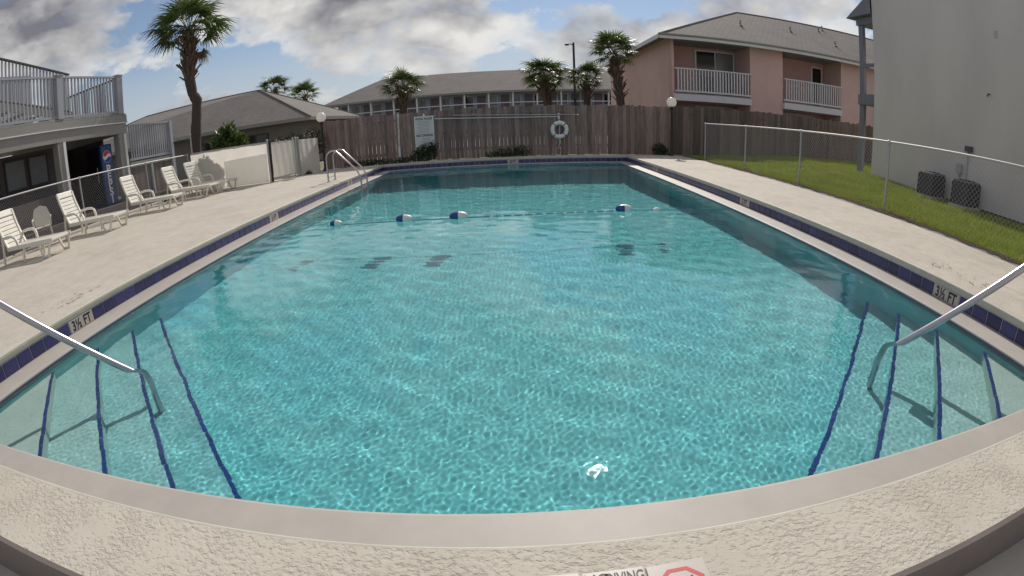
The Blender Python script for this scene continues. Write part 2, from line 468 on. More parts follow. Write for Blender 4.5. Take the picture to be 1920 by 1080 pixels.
# pool shell: tiled wall under the lip, gutter ledge, walls, floor
def pool_shell():
    w = MB()                                     # grout wall behind the tiles
    z0, z1 = GZ - 0.004, -LT + 0.006
    c = [(XL, YN), (XR, YN), (XR, YF), (XL, YF)]
    for k in range(4):
        (xa, ya), (xb, yb) = c[k], c[(k + 1) % 4]
        w.poly([(xa, ya, z0), (xb, yb, z0), (xb, yb, z1), (xa, ya, z1)])
    wall = tag(w.build('waterline_wall', M_GROUT), kind='structure')
    # tiles
    T = 0.197; G = 0.008
    tm = MB(); h = (-LT - 0.004) - (GZ + 0.004)
    t = 0.008; bz = 0.004
    def tile_mesh(name, wdt):
        b = MB(); x0, x1 = -wdt / 2, wdt / 2; y0, y1 = -h / 2, h / 2
        vs = [(x0, y0, 0), (x1, y0, 0), (x1, y1, 0), (x0, y1, 0), (x0 + bz, y0 + bz, t), (x1 - bz, y0 + bz, t), (x1 - bz, y1 - bz, t), (x0 + bz, y1 - bz, t)]
        b.add(vs, [(4, 5, 6, 7), (0, 1, 5, 4), (1, 2, 6, 5), (2, 3, 7, 6), (3, 0, 4, 7)])
        me = b.mesh(name); return me
    tile = tile_mesh('tile', T - G); tile.materials.append(M_TILE)
    zc = (-LT - 0.004 + GZ + 0.004) / 2
    markers = {'L': [(3.35, '3½ FT'), (8.66, '5 FT'), (13.6, '8 FT')], 'R': [(3.25, '3½ FT'), (8.22, '5 FT'), (13.9, '8 FT')], 'F': [(0.2, '8 FT')], 'N': []}
    for side in 'LRFN':
        lo, hi = ((YN, YF) if side in 'LR' else (XL, XR))
        n = int(round((hi - lo) / T)); tw = (hi - lo) / n
        mk = {}
        for (p, s) in markers[side]:
            k = int((p - lo) / tw - 0.5); mk[k] = s; mk[k + 1] = None
        for k in range(n):
            p = lo + (k + 0.5) * tw
            if k in mk:
                s = mk[k]
                if s is None: continue
                p = lo + (k + 1.0) * tw
                me = tile_mesh('marker_tile', 2 * T - G); me.materials.append(M_WHITETILE)
            else:
                me = tile; s = None
            o = bpy.data.objects.new('marker_tile' if s else 'tile', me); COL.objects.link(o); o.parent = wall
            jz = rnd.uniform(-0.0012, 0.0012); tilt = rnd.uniform(-0.006, 0.006)
            if side == 'L': o.location = (XL, p, zc + jz); o.rotation_euler = (R(90), tilt, R(90))
            if side == 'R': o.location = (XR, p, zc + jz); o.rotation_euler = (R(90), tilt, R(-90))
            if side == 'F': o.location = (p, YF, zc + jz); o.rotation_euler = (R(90), tilt, 0)
            if side == 'N': o.location = (p, YN, zc + jz); o.rotation_euler = (R(90), tilt, R(180))
            if s:
                text(s, 'lettering', M_BLACK, o, 0.145, (0, -0.004, t + 0.0007), (0, 0, 0), sx=0.80, extrude=0.0005, offset=0.004)
                o['label'] = 'white depth marker tile reading ' + s
    # gutter ledge with a small drop to the water
    lg = MB()
    rings = []
    for (d, z) in [(-0.01, GZ), (LD - 0.02, GZ + 0.004), (LD - 0.004, GZ - 0.001), (LD, GZ - 0.012), (LD, WZ - 0.10)]:
        rings.append([(XL + d, YN + d, z), (XR - d, YN + d, z), (XR - d, YF - d, z), (XL + d, YF - d, z)])
    for a in range(3):
        for k in range(4): lg.poly([rings[a][k], rings[a][(k + 1) % 4], rings[a + 1][(k + 1) % 4], rings[a + 1][k]])
    led = tag(lg.build('gutter_ledge', M_LEDGE), kind='structure'); autosmooth(led, 60)
    dk = MB()
    for k in range(4): dk.poly([rings[3][k], rings[3][(k + 1) % 4], rings[4][(k + 1) % 4], rings[4][k]])
    dk.build('edge_band', mat('shaded_edge_tile', (0.10, 0.12, 0.17), 0.3, var=0.25, vscale=10), led)  # its dark colour stands for shade on the short drop to the water
    # basin walls and sloping floor
    prof = [(WYN, 1.05), (5.6, 1.15), (8.4, 1.50), (13.2, 2.45), (WYF, 2.5)]
    b = MB()
    x0, x1 = WXL, WXR
    zt = WZ - 0.09
    for (ya, da), (yb, db) in zip(prof[:-1], prof[1:]):
        za, zb = WZ - da, WZ - db
        b.poly([(x0, ya, za), (x1, ya, za), (x1, yb, zb), (x0, yb, zb)])
        b.poly([(x0, ya, zt), (x0, ya, za), (x0, yb, zb), (x0, yb, zt)])
        b.poly([(x1, ya, za), (x1, ya, zt), (x1, yb, zt), (x1, yb, zb)])
    b.poly([(x0, WYN, zt), (x1, WYN, zt), (x1, WYN, WZ - prof[0][1]), (x0, WYN, WZ - prof[0][1])])
    b.poly([(x1, WYF, zt), (x0, WYF, zt), (x0, WYF, WZ - prof[-1][1]), (x1, WYF, WZ - prof[-1][1])])
    basin = tag(b.build('pool_basin', M_PLASTER), kind='structure')
    basin.cycles.is_caustics_receiver = True
    return wall, led, basin, prof
WALL, LEDGE, BASIN, FLOOR_PROF = pool_shell()
def floor_depth(y):
    for (ya, da), (yb, db) in zip(FLOOR_PROF[:-1], FLOOR_PROF[1:]):
        if ya <= y <= yb: return da + (db - da) * (y - ya) / (yb - ya)
    return 1.05

# corner steps: treads at 45 degrees, a line of blue tiles along every nosing
STEP_A = {-1: [1.18, 1.85, 2.44, 2.97], 1: [0.92, 1.57, 2.14, 2.68]}
STEP_D = [0.20, 0.42, 0.64, 0.88]
def corner_steps(sgn):
    name = 'corner_steps'
    cx = WXL if sgn < 0 else WXR
    root = empty(name, (cx, WYN, WZ - 1.05), 0,
                 'pale corner steps under water below the chrome rail on the ' + ('lounge chair side' if sgn < 0 else 'lawn side'), 'steps')
    inv = Matrix.Translation((-cx, -WYN, -(WZ - 1.05)))
    for i, (a, d) in enumerate(zip(STEP_A[sgn], STEP_D)):
        zt = WZ - d; zb = WZ - 1.055
        P = [(cx, WYN), (cx - sgn * a, WYN), (cx, WYN + a)]
        mb = MB()
        pts = [inv @ Vector((x, y, zb)) for x, y in (P if sgn < 0 else P[::-1])]
        mb.extrude(pts, (0, 0, zt - zb - i * 0.0))
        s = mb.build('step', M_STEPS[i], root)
        s.cycles.is_caustics_receiver = True
        # nosing tiles
        L_ = a * math.sqrt(2); n = max(4, int(round(L_ / 0.155)))
        A = Vector((cx - sgn * a, WYN, 0)); B = Vector((cx, WYN + a, 0))
        du = (B - A).normalized(); nv = Vector((-sgn, 1, 0)).normalized()
        for k in range(n):
            p0 = A + (B - A) * (k / n) + du * 0.003; p1 = A + (B - A) * ((k + 1) / n) - du * 0.003
            jl = rnd.uniform(-0.004, 0.004)
            q = MB()
            w_ = 0.030
            q.extrude([inv @ Vector((v.x, v.y, zt - 0.012)) for v in (p0 + nv * (0.004 + jl), p1 + nv * (0.004 + jl), p1 - nv * (w_ - jl), p0 - nv * (w_ - jl))], (0, 0, 0.0155))
            t = q.build('nosing_tile', M_STEPBLUE, s)
    return root
corner_steps(-1); corner_steps(1)

# water body: rippled surface mesh closed with sides and bottom
def ripple(X, Y):
    Z = np.zeros_like(X)
    rs = np.random.RandomState(5)
    for lam, amp, nn, spread in ((1.8, 0.0012, 5, 1.2), (0.50, 0.0007, 9, 1.1), (0.24, 0.00022, 10, 1.3), (0.11, 0.000065, 18, 3.1), (0.065, 0.000052, 22, 3.1), (0.042, 0.000052, 22, 3.1)):
        for _ in range(nn):
            l = lam * rs.uniform(0.75, 1.3); th = -1.45 + rs.uniform(-spread, spread); ph = rs.uniform(0, 6.28)
            k = 2 * math.pi / l
            Z += amp / math.sqrt(nn) * 1.5 * np.sin(k * (X * math.cos(th) + Y * math.sin(th)) + ph + 0.7 * np.sin(0.9 * X + ph) + 0.6 * np.cos(0.7 * Y - ph))
    return Z
def water():
    # finer grid near the camera
    x0, x1, y0, y1 = WXL - 0.02, WXR + 0.02, WYN - 0.02, WYF + 0.02
    nx = 760
    xs = np.linspace(x0, x1, nx)
    ys = [y0]; 
    while ys[-1] < y1: ys.append(ys[-1] + 0.010 + 0.0032 * max(0, ys[-1] - 2))
    ys = np.array(ys); ys = y0 + (ys - y0) * (y1 - y0) / (ys[-1] - y0)
    ny = len(ys)
    X, Y = np.meshgrid(xs, ys)
    Z = WZ + ripple(X, Y)
    V = np.stack([X.ravel(), Y.ravel(), Z.ravel()], 1)
    idx = np.arange(nx * ny).reshape(ny, nx)
    F = np.stack([idx[:-1, :-1].ravel(), idx[:-1, 1:].ravel(), idx[1:, 1:].ravel(), idx[1:, :-1].ravel()], 1)
    me = fast_mesh('water', V, F)
    m = bpy.data.materials.new('pool_water'); m.use_nodes = True
    nt = m.node_tree; L = nt.links.new
    nt.nodes.clear()
    out = N(nt, 'ShaderNodeOutputMaterial')
    b = N(nt, 'ShaderNodeBsdfPrincipled')
    b.inputs['Base Color'].default_value = (0.96, 1, 1, 1)
    b.inputs['Roughness'].default_value = 0.0
    b.inputs['IOR'].default_value = 1.333
    b.inputs['Transmission Weight'].default_value = 1.0
    # capillary ripples too fine for the mesh
    g = N(nt, 'ShaderNodeNewGeometry')
    nz = N(nt, 'ShaderNodeTexNoise', i_Scale=26.0, i_Detail=2.0, i_Roughness=0.5); L(g.outputs['Position'], nz.inputs['Vector'])
    nz2 = N(nt, 'ShaderNodeTexNoise', i_Scale=60.0, i_Detail=1.0); L(g.outputs['Position'], nz2.inputs['Vector'])
    bp = N(nt, 'ShaderNodeBump', i_Strength=0.10, i_Distance=0.0035); L(math_n(nt, 'MULTIPLY_ADD', nz2.outputs['Fac'], 0.45, nz.outputs['Fac']), bp.inputs['Height']); L(bp.outputs[0], b.inputs['Normal'])
    L(b.outputs[0], out.inputs['Surface'])
    me.materials.append(m)
    o = tag(link('water', me, None, None, True), kind='structure')
    o.cycles.is_caustics_caster = True
    return o
water()

# ------------------------------------------------------------------ more materials
M_CHROME = mat('brushed_steel', (0.50, 0.48, 0.51), 0.28, metal=1.0, var=0.06, vscale=30)
M_RESIN = mat('white_resin', (0.78, 0.745, 0.66), 0.42, var=0.04, vscale=8, col2=(0.62, 0.58, 0.50), c2amt=0.35, c2scale=4, coords='obj')
M_GALV = mat('galvanised_steel', (0.44, 0.43, 0.44), 0.58, metal=0.6, var=0.12, vscale=25)
M_FENCEWOOD = mat('weathered_fence_wood', (0.195, 0.135, 0.121), 0.9, var=0.38, vscale=2.6, rand=0.32, col2=(0.34, 0.255, 0.23), c2amt=0.65, c2scale=1.4, stretch=(7, 7, 0.9), coords='obj', bump=0.4, bscale=18, bdist=0.006)
M_FENCEWOOD2 = mat('dark_fence_wood', (0.14, 0.105, 0.098), 0.9, var=0.30, vscale=2.6, rand=0.30, col2=(0.20, 0.17, 0.15), c2amt=0.6, c2scale=1.2, stretch=(7, 7, 0.9), coords='obj', bump=0.4, bscale=18, bdist=0.006)
M_GREYWOOD = mat('painted_grey_wood', (0.39, 0.40, 0.44), 0.65, var=0.12, vscale=3, col2=(0.30, 0.305, 0.33), c2amt=0.5, c2scale=1.5, rand=0.10)
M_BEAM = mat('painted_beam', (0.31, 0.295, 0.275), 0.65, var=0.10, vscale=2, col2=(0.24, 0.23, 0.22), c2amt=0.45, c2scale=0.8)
M_DARKWOOD = mat('dark_stained_wood', (0.06, 0.05, 0.05), 0.7, var=0.2, vscale=4)
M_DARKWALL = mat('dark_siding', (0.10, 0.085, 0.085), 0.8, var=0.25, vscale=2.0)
M_DARKGLASS = mat('dark_window_glass', (0.02, 0.022, 0.022), 0.08, spec=0.6)
M_GLASS2 = mat('curtained_glass', (0.20, 0.21, 0.22), 0.12, var=0.2, vscale=3)
M_WHITEPAINT = mat('white_painted_wood', (0.72, 0.71, 0.73), 0.55, var=0.06, vscale=3)
M_SHINGLE = None
def shingle_material(name, c1, c2):
    m = bpy.data.materials.new(name); m.use_nodes = True
    nt = m.node_tree; L = nt.links.new; b = nt.nodes['Principled BSDF']
    g = N(nt, 'ShaderNodeNewGeometry')
    sp = N(nt, 'ShaderNodeSeparateXYZ'); L(g.outputs['Position'], sp.inputs[0])
    cb = N(nt, 'ShaderNodeCombineXYZ')
    L(math_n(nt, 'ADD', sp.outputs['X'], math_n(nt, 'MULTIPLY', sp.outputs['Y'], 0.37)), cb.inputs[0])
    L(math_n(nt, 'MULTIPLY', sp.outputs['Z'], 2.2), cb.inputs[1])
    br = N(nt, 'ShaderNodeTexBrick', i_Scale=1.0)
    br.inputs['Color1'].default_value = (*c1, 1); br.inputs['Color2'].default_value = (*c2, 1)
    br.inputs['Mortar'].default_value = (c1[0] * 0.62, c1[1] * 0.62, c1[2] * 0.62, 1)
    br.inputs['Mortar Size'].default_value = 0.018; br.inputs['Brick Width'].default_value = 0.33; br.inputs['Row Height'].default_value = 0.16
    L(cb.outputs[0], br.inputs['Vector'])
    n = N(nt, 'ShaderNodeTexNoise', i_Scale=0.7, i_Detail=6.0); L(g.outputs['Position'], n.inputs['Vector'])
    sc = N(nt, 'ShaderNodeVectorMath', operation='SCALE'); L(br.outputs['Color'], sc.inputs[0])
    L(math_n(nt, 'MULTIPLY_ADD', n.outputs['Fac'], 0.5, 0.75), sc.inputs['Scale'])
    L(sc.outputs[0], b.inputs['Base Color']); b.inputs['Roughness'].default_value = 0.92
    bp = N(nt, 'ShaderNodeBump', i_Strength=0.35, i_Distance=0.02); L(br.outputs['Fac'], bp.inputs['Height']); bp.invert = True
    L(bp.outputs[0], b.inputs['Normal'])
    return m
M_SHINGLE = shingle_material('asphalt_shingles', (0.185, 0.162, 0.150), (0.225, 0.20, 0.185))
M_PINK = mat('pink_stucco', (0.74, 0.51, 0.46), 0.9, var=0.10, vscale=1.5, col2=(0.64, 0.44, 0.41), c2amt=0.5, c2scale=0.9, bump=0.2, bscale=40)
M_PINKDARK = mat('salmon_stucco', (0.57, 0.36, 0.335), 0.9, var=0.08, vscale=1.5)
M_STUCCO = mat('cream_stucco', (0.70, 0.635, 0.615), 0.92, var=0.10, vscale=1.6, col2=(0.56, 0.505, 0.50), c2amt=0.75, c2scale=0.8, stretch=(1, 1, 0.35), bump=0.18, bscale=35)
M_BLUEWALL = mat('pale_blue_siding', (0.42, 0.48, 0.60), 0.85, var=0.1, vscale=0.8)
M_MAROON = mat('maroon_door_paint', (0.20, 0.15, 0.17), 0.6)
M_TRUNK = mat('palm_trunk', (0.085, 0.062, 0.055), 0.95, var=0.4, vscale=7, bump=0.6, bscale=14, bdist=0.03, stretch=(1, 1, 2.2), coords='obj')
M_BOOT = mat('palm_boot', (0.15, 0.095, 0.075), 0.95, var=0.35, vscale=8, rand=0.25)
M_FROND = mat('palm_frond', (0.10, 0.135, 0.045), 0.42, var=0.3, vscale=3, rand=0.40, transl=0.36)
M_LEAF = mat('shrub_leaf', (0.050, 0.085, 0.022), 0.5, var=0.45, vscale=5, transl=0.22)
M_LEAFD = mat('dark_leaf', (0.045, 0.062, 0.026), 0.55, var=0.45, vscale=5, transl=0.15)
M_LEAFY = mat('oleander_leaf', (0.085, 0.13, 0.030), 0.45, var=0.4, vscale=6, transl=0.3)
M_BARK = mat('grey_bark', (0.09, 0.07, 0.055), 0.95, var=0.3, vscale=8)
M_GRASS = mat('lawn_blade', (0.30, 0.38, 0.035), 0.55, var=0.40, vscale=1.3, col2=(0.33, 0.31, 0.07), c2amt=0.55, c2scale=0.8, transl=0.3)
M_SOIL = mat('lawn_soil', (0.18, 0.22, 0.03), 0.95, var=0.3, vscale=6)
M_DIRT = mat('edge_dirt', (0.085, 0.060, 0.045), 0.95, var=0.4, vscale=12, bump=0.6, bscale=30, bdist=0.03)
M_FABRIC = mat('pale_privacy_screen', (0.82, 0.79, 0.73), 0.9, var=0.10, vscale=2.0, col2=(0.70, 0.66, 0.59), c2amt=0.6, c2scale=1.2, transl=0.62, stretch=(1, 1, 0.5))
M_GLOBE = mat('opal_globe', (0.93, 0.91, 0.86), 0.25, transl=0.6)
M_BLACKPOLE = mat('black_post_paint', (0.018, 0.015, 0.018), 0.45)
M_SIGNWHITE = mat('sign_white', (0.62, 0.62, 0.60), 0.5, var=0.06, vscale=8)
M_RED = mat('sign_red', (0.55, 0.05, 0.06), 0.5)
M_BLUE = mat('float_blue', (0.02, 0.06, 0.22), 0.35)
M_FLOATW = mat('float_white', (0.78, 0.77, 0.75), 0.4)
M_ROPE = mat('rope', (0.16, 0.24, 0.32), 0.8)
M_ROPEW = mat('white_rope', (0.65, 0.63, 0.60), 0.8)
M_PVC = mat('white_pipe', (0.74, 0.72, 0.69), 0.4, col2=(0.42, 0.38, 0.34), c2amt=0.8, c2scale=9)

# ------------------------------------------------------------------ lawn beside the deck
def lawn_z(x, y):
    return -0.02 + 0.16 * max(0.0, min(1.0, (y - 8.5) / 4.0)) * max(0.0, min(1.0, (x - 8.0) / 3.3))
def lawn():
    nx, ny = 12, 24
    x0, x1, y0, y1 = 6.60, 17.5, 0.2, 18.28
    mb = MB(); idx = []
    for j in range(ny + 1):
        for i in range(nx + 1):
            x = x0 + (x1 - x0) * i / nx; y = y0 + (y1 - y0) * j / ny
            mb.v.append((x, y, lawn_z(x, y) - 0.012))
    for j in range(ny):
        for i in range(nx):
            a = j * (nx + 1) + i
            mb.f.append((a, a + 1, a + nx + 2, a + nx + 1))
    o = tag(mb.build('lawn', M_SOIL), kind='structure')
    # ragged strip of bare dirt where deck meets grass
    d = MB(); pts0 = []; pts1 = []
    y = 0.7
    while y < 18.0:
        w = 0.11 + 0.08 * rnd.random() + 0.05 * math.sin(y * 2.1)
        pts0.append((6.60 - rnd.uniform(0.0, 0.10), y, 0.007)); pts1.append((6.63 + w, y, 0.018)); y += 0.13
    n = len(pts0)
    d.add(pts0 + pts1, [(i, n + i, n + i + 1, i + 1) for i in range(n - 1)])
    tag(d.build('dirt_edge', M_DIRT), kind='structure')
    # grass blades
    rs = np.random.RandomState(3)
    n = 95000
    u = rs.rand(n)
    Y = 1.5 + 16.6 * u ** 1.15
    X0 = 6.74 + 0.05 * np.sin(Y * 2.1) + 0.04 * np.sin(Y * 5.3)
    X = X0 + (np.where(Y > 12.3, 17.0, 11.28) - X0) * rs.rand(n)
    edge = rs.rand(n) < 0.02
    X = np.where(edge, 6.60 + 0.2 * rs.rand(n), X)
    Z = np.array([lawn_z(a, b) for a, b in zip(X, Y)]) - 0.02
    h = rs.uniform(0.03, 0.115, n) * (0.8 + 0.5 * np.sin(X * 1.7 + Y * 0.9) ** 2)
    w = rs.uniform(0.004, 0.010, n) * (1 + Y / 14)
    a = rs.uniform(0, 6.283, n); la = rs.uniform(0, 6.283, n); ln = h * rs.uniform(0.2, 0.9, n)
    dx, dy = np.cos(a) * w, np.sin(a) * w
    P0 = np.stack([X - dx, Y - dy, Z], 1); P1 = np.stack([X + dx, Y + dy, Z], 1)
    P2 = np.stack([X + np.cos(la) * ln, Y + np.sin(la) * ln, Z + h], 1)
    V = np.stack([P0, P1, P2], 1).reshape(-1, 3)
    me = fast_mesh('grass', V, np.arange(3 * n).reshape(-1, 3))
    tag(link('grass', me, M_GRASS), 'short green lawn grass between chain fence and cream wall', 'grass', kind='stuff')
lawn()

# ------------------------------------------------------------------ fences
def board_mesh(w, h, variant):
    rr = random.Random(variant)
    c = 0.022; t = 0.020
    pts = [(-w / 2, 0, 0), (w / 2, 0, 0), (w / 2 - rr.uniform(0, .004), 0, h - c), (w / 2 - c * rr.uniform(.5, 1), 0, h), (-w / 2 + c * rr.uniform(.5, 1), 0, h - rr.uniform(0, .012)), (-w / 2, 0, h - c)]
    mb = MB(); mb.extrude(pts[::-1], (0, t, 0))
    return mb.mesh('board')
def wooden_fence(x0, x1, y, ztop, m, label, w=0.142, gaps=()):
    root = empty('wooden_fence', ((x0 + x1) / 2, y, 0), 0, label, 'fence')
    ms = [board_mesh(w, ztop + dz, i) for i, dz in enumerate((0.0, 0.015, -0.012, 0.03, -0.025))]
    for me in ms: me.materials.append(m)
    x = x0 + w / 2; k = 0
    while x < x1:
        o = bpy.data.objects.new('board', rnd.choice(ms)); COL.objects.link(o); o.parent = root
        o.location = (x - (x0 + x1) / 2, rnd.uniform(-0.009, 0.009), rnd.uniform(-0.02, 0.01))
        o.rotation_euler = (rnd.uniform(-0.004, 0.004), rnd.uniform(-0.006, 0.006), rnd.uniform(-0.03, 0.03))
        gap = 0.004 + abs(rnd.gauss(0, 0.004))
        for ga, gb, gw in gaps:
            if ga < x < gb: gap = gw * rnd.uniform(0.3, 1.2)
        x += w + gap
    for z in (0.35, 1.0, 1.6):
        b = MB(); b.box(x0 - (x0 + x1) / 2, x1 - (x0 + x1) / 2, 0.034, 0.075, z - 0.045, z + 0.045); b.build('rail', m, root)
    n = int((x1 - x0) / 2.4)
    for i in range(n + 1):
        px = x0 + (x1 - x0) * i / n - (x0 + x1) / 2
        b = MB(); b.box(px - 0.045, px + 0.045, 0.08, 0.17, 0, ztop - 0.08); b.build('post', m, root)
    return root
wooden_fence(-7.05, 6.32, 18.2, 1.86, M_FENCEWOOD, 'brown weathered board fence behind the far end of the pool', gaps=((-5.6, -4.7, 0.024), (-6.3, -6.2, 0.012)))
wooden_fence(6.36, 17.2, 18.34, 1.90, M_FENCEWOOD2, 'dark board fence behind the lawn below the pink balconies')

def chain_fence(x, y0, y1, h, posts, label, dia=0.088):
    root = empty('chain_link_fence', (x, (y0 + y1) / 2, 0), 0, label, 'fence')
    yc = (y0 + y1) / 2
    b = MB(); b.tube([(0, y0 - yc, h), (0, y1 - yc, h)], 0.021, 10); autosmooth(b.build('top_rail', M_GALV, root))
    for p in posts:
        b = MB(); b.tube([(0.0, p - yc, -0.05), (0.0, p - yc, h - 0.01)], 0.024, 10)
        b.lathe([(0.034, h - 0.035), (0.034, h + 0.02), (0.02, h + 0.035), (0.0, h + 0.038)], (0, p - yc, 0), 10)
        autosmooth(b.build('post', M_GALV, root))
    # woven wire: two crossing families of diagonals
    f = MB(); hh = h - 0.03; zb = 0.03
    rr = 0.0026
    for s in (1, -1):
        n = int((y1 - y0 + hh) / dia) + 1
        for k in range(n + 1):
            ya = y0 - (hh if s > 0 else 0) + k * dia
            a = Vector((s * 0.0025, ya, zb)); c = Vector((s * 0.0025, ya + s * (hh - zb) * 0.98, hh))
            # clip to the panel
            def cut(p, q, yy):
                t = (yy - p.y) / (q.y - p.y); return p + (q - p) * t
            lo, hi = y0, y1
            p, q = (a, c) if a.y < c.y else (c, a)
            if q.y <= lo + 0.01 or p.y >= hi - 0.01: continue
            if p.y < lo: p = cut(p, q, lo)
            if q.y > hi: q = cut(p, q, hi)
            f.tube([(p.x, p.y - yc, p.z), (q.x, q.y - yc, q.z)], rr, 3, cap=False)
    o = f.build('chain_link', M_GALV, root); o['kind'] = 'stuff'
    return root
chain_fence(6.78, 2.6, 16.05, 1.265, (6.97, 10.05, 12.95, 16.0), 'galvanised chain link fence along the lawn')
chain_fence(-11.28, 4.8, 15.0, 1.40, (6.6, 9.6, 12.6, 15.0), 'chain link fence behind the white lounge chairs')

# pale screened fence with a gate, turning from the chairs to the lamp post
def screen_fence():
    root = empty('screened_fence', (-7.8, 15.12, 0), 0, 'pale fabric screened fence with metal posts and a gate in it', 'fence')
    O = Vector((-7.8, 15.12, 0))
    def panel(name, a, b, z0, z1, z1b=None, wav=0.012, m=None):
        a = Vector(a) - O; b = Vector(b) - O; mb = MB(); n = 18
        d = (b - a); nv = Vector((-d.y, d.x, 0)).normalized()
        z1b = z1 if z1b is None else z1b
        vs = []
        for k in range(n + 1):
            p = a + d * (k / n)
            for q, z in enumerate(np.linspace(0, 1, 5)):
                zz = z0 + ((z1 + (z1b - z1) * k / n) - z0) * z
                off = wav * math.sin(k * 1.3 + q * 0.8) + wav * 0.6 * math.sin(k * 2.9 + q)
                vs.append(p + nv * off + Vector((0, 0, zz)))
        fs = [(k * 5 + q, (k + 1) * 5 + q, (k + 1) * 5 + q + 1, k * 5 + q + 1) for k in range(n) for q in range(4)]
        mb.add(vs, fs)
        return autosmooth(mb.build(name, m or M_FABRIC, root))
    A, B, C, D, E = (-11.2, 15.08, 0), (-7.93, 15.14, 0), (-7.86, 15.27, 0), (-7.42, 16.25, 0), (-6.95, 17.35, 0)
    panel('screen_panel', A, B, 0.06, 1.40, 1.34)
    # second, lower sheet lashed over the first
    b2 = panel('patch_panel', (-9.7, 15.03, 0), (-7.98, 15.09, 0), 0.02, 0.93, 0.98, 0.006, mat('white_lashed_sheet', (0.90, 0.88, 0.83), 0.8, var=0.06, vscale=3, transl=0.35))
    gate = panel('gate', C, D, 0.10, 1.33, 1.32, 0.006)
    panel('screen_panel', (-7.36, 16.38, 0), E, 0.04, 1.30, 1.27)
    def post(p, h, r=0.03, m=M_GALV):
        mb = MB(); q = Vector(p) - O
        mb.tube([(q.x, q.y, -0.03), (q.x, q.y, h)], r, 10); mb.lathe([(r * 1.25, h - 0.03), (r * 1.25, h + 0.01), (0, h + 0.03)], (q.x, q.y, 0), 10)
        return autosmooth(mb.build('post', m, root))
    post((-11.2, 15.2, 0), 2.12, 0.03)
    post(B, 1.42, 0.035); post((-7.89, 15.21, 0), 1.40, 0.035, M_BLACKPOLE); post((-7.39, 16.31, 0), 1.38, 0.045); post((-7.35, 16.42, 0), 1.36, 0.03)
    fr = MB()
    c, d = Vector(C) - O, Vector(D) - O
    for z in (0.12, 1.31):
        fr = MB(); fr.tube([(c.x, c.y, z), (d.x, d.y, z)], 0.011, 8); autosmooth(fr.build('gate_bar', M_GALV, gate))
    rl = MB(); a, b = Vector(A) - O, Vector(B) - O
    rl.tube([(a.x, a.y + 0.03, 1.41), (b.x, b.y + 0.03, 1.35)], 0.018, 8)
    rl.tube([(a.x - 0.0, a.y + 0.12, 2.06), (a.x - 4.0, a.y + 2.2, 2.06)], 0.018, 8)
    autosmooth(rl.build('top_rail', M_GALV, root))
screen_fence()

# ------------------------------------------------------------------ pool furniture: rails, ladder, float line
def handrail(pts, label, name='handrail'):
    # round the corners of a polyline
    P = [Vector(p) for p in pts]; out = [P[0]]
    for i in range(1, len(P) - 1):
        a, b, c = P[i - 1], P[i], P[i + 1]
        r = min(0.14, (a - b).length * 0.45, (c - b).length * 0.45)
        p = b + (a - b).normalized() * r; q = b + (c - b).normalized() * r
        for k in range(7):
            t = k / 6; out.append(p * (1 - t) ** 2 + b * 2 * t * (1 - t) + q * t * t)
    out.append(P[-1])
    return out
def step_rail(sgn, E, post, label):
    r = empty('handrail', (post[0], post[1], WZ - 0.9), 0, label, 'handrail')
    o = Vector(r.location)
    d = Vector((sgn, -1, 0)).normalized()
    E = Vector((E[0], E[1], WZ)); up = 0.91
    top = E + d * 1.27 + Vector((0, 0, 1.27 * up))
    far = top + d * 0.95; 
    pts = [(far.x, far.y, 0.0), (far.x, far.y, top.z), top, E, E - d * 0.12 - Vector((0, 0, 0.11)), (post[0], post[1], WZ - 0.34), (post[0], post[1], WZ - 0.86)]
    path = [p - o for p in handrail([Vector(p) for p in pts], '')]
    mb = MB(); mb.tube(path, 0.029, 14)
    autosmooth(mb.build('rail', M_CHROME, r), 60)
    for (x, y, z) in ((far.x, far.y, 0.0),):
        f = MB(); f.lathe([(0.06, 0.0), (0.06, 0.012), (0.032, 0.022), (0.026, 0.024)], (x - o.x, y - o.y, z - o.z), 18)
        autosmooth(f.build('flange', M_CHROME, r))
step_rail(-1, (-3.03, 2.62), (-2.86, 2.66), 'steel handrail sloping into the water by the lounge chair side of the pool')
step_rail(1, (2.99, 2.58), (2.80, 2.62), 'steel handrail sloping into the water by the lawn side of the pool')

def ladder():
    root = empty('pool_ladder', (-4.5, 13.2, 0), 0, 'curved steel grab rails of the pool ladder by the far corner', 'ladder')
    for y in (12.85, 13.42):
        yy = y - 13.2
        pts = [(-0.44, yy, 0.0), (-0.44, yy, 0.55)]
        for k in range(8):
            t = R(180 - 122 * k / 7)
            pts.append((-0.24 + 0.20 * math.cos(t), yy, 0.66 + 0.20 * math.sin(t)))
        pts += [(0.36, yy, 0.33), (0.44, yy, 0.22), (0.50, yy, 0.08), (0.52, yy, -0.1), (0.52, yy, -1.2), (0.42, yy, -1.35)]
        b = MB(); b.tube(pts, 0.022, 12); autosmooth(b.build('rail', M_CHROME, root), 60)
        f = MB(); f.lathe([(0.05, 0.001), (0.05, 0.012), (0.028, 0.02)], (-0.44, yy, 0), 16); autosmooth(f.build('flange', M_CHROME, root))
    for z in (-0.42, -0.72, -1.02):
        b = MB(); b.box(0.47, 0.57, -0.34, 0.21, z - 0.015, z + 0.015); b.build('tread', M_CHROME, root)
    b = MB(); b.tube([(-0.44, -0.35, 0.13), (-0.44, 0.22, 0.13)], 0.012, 8); b.build('brace', M_CHROME, root)
ladder()

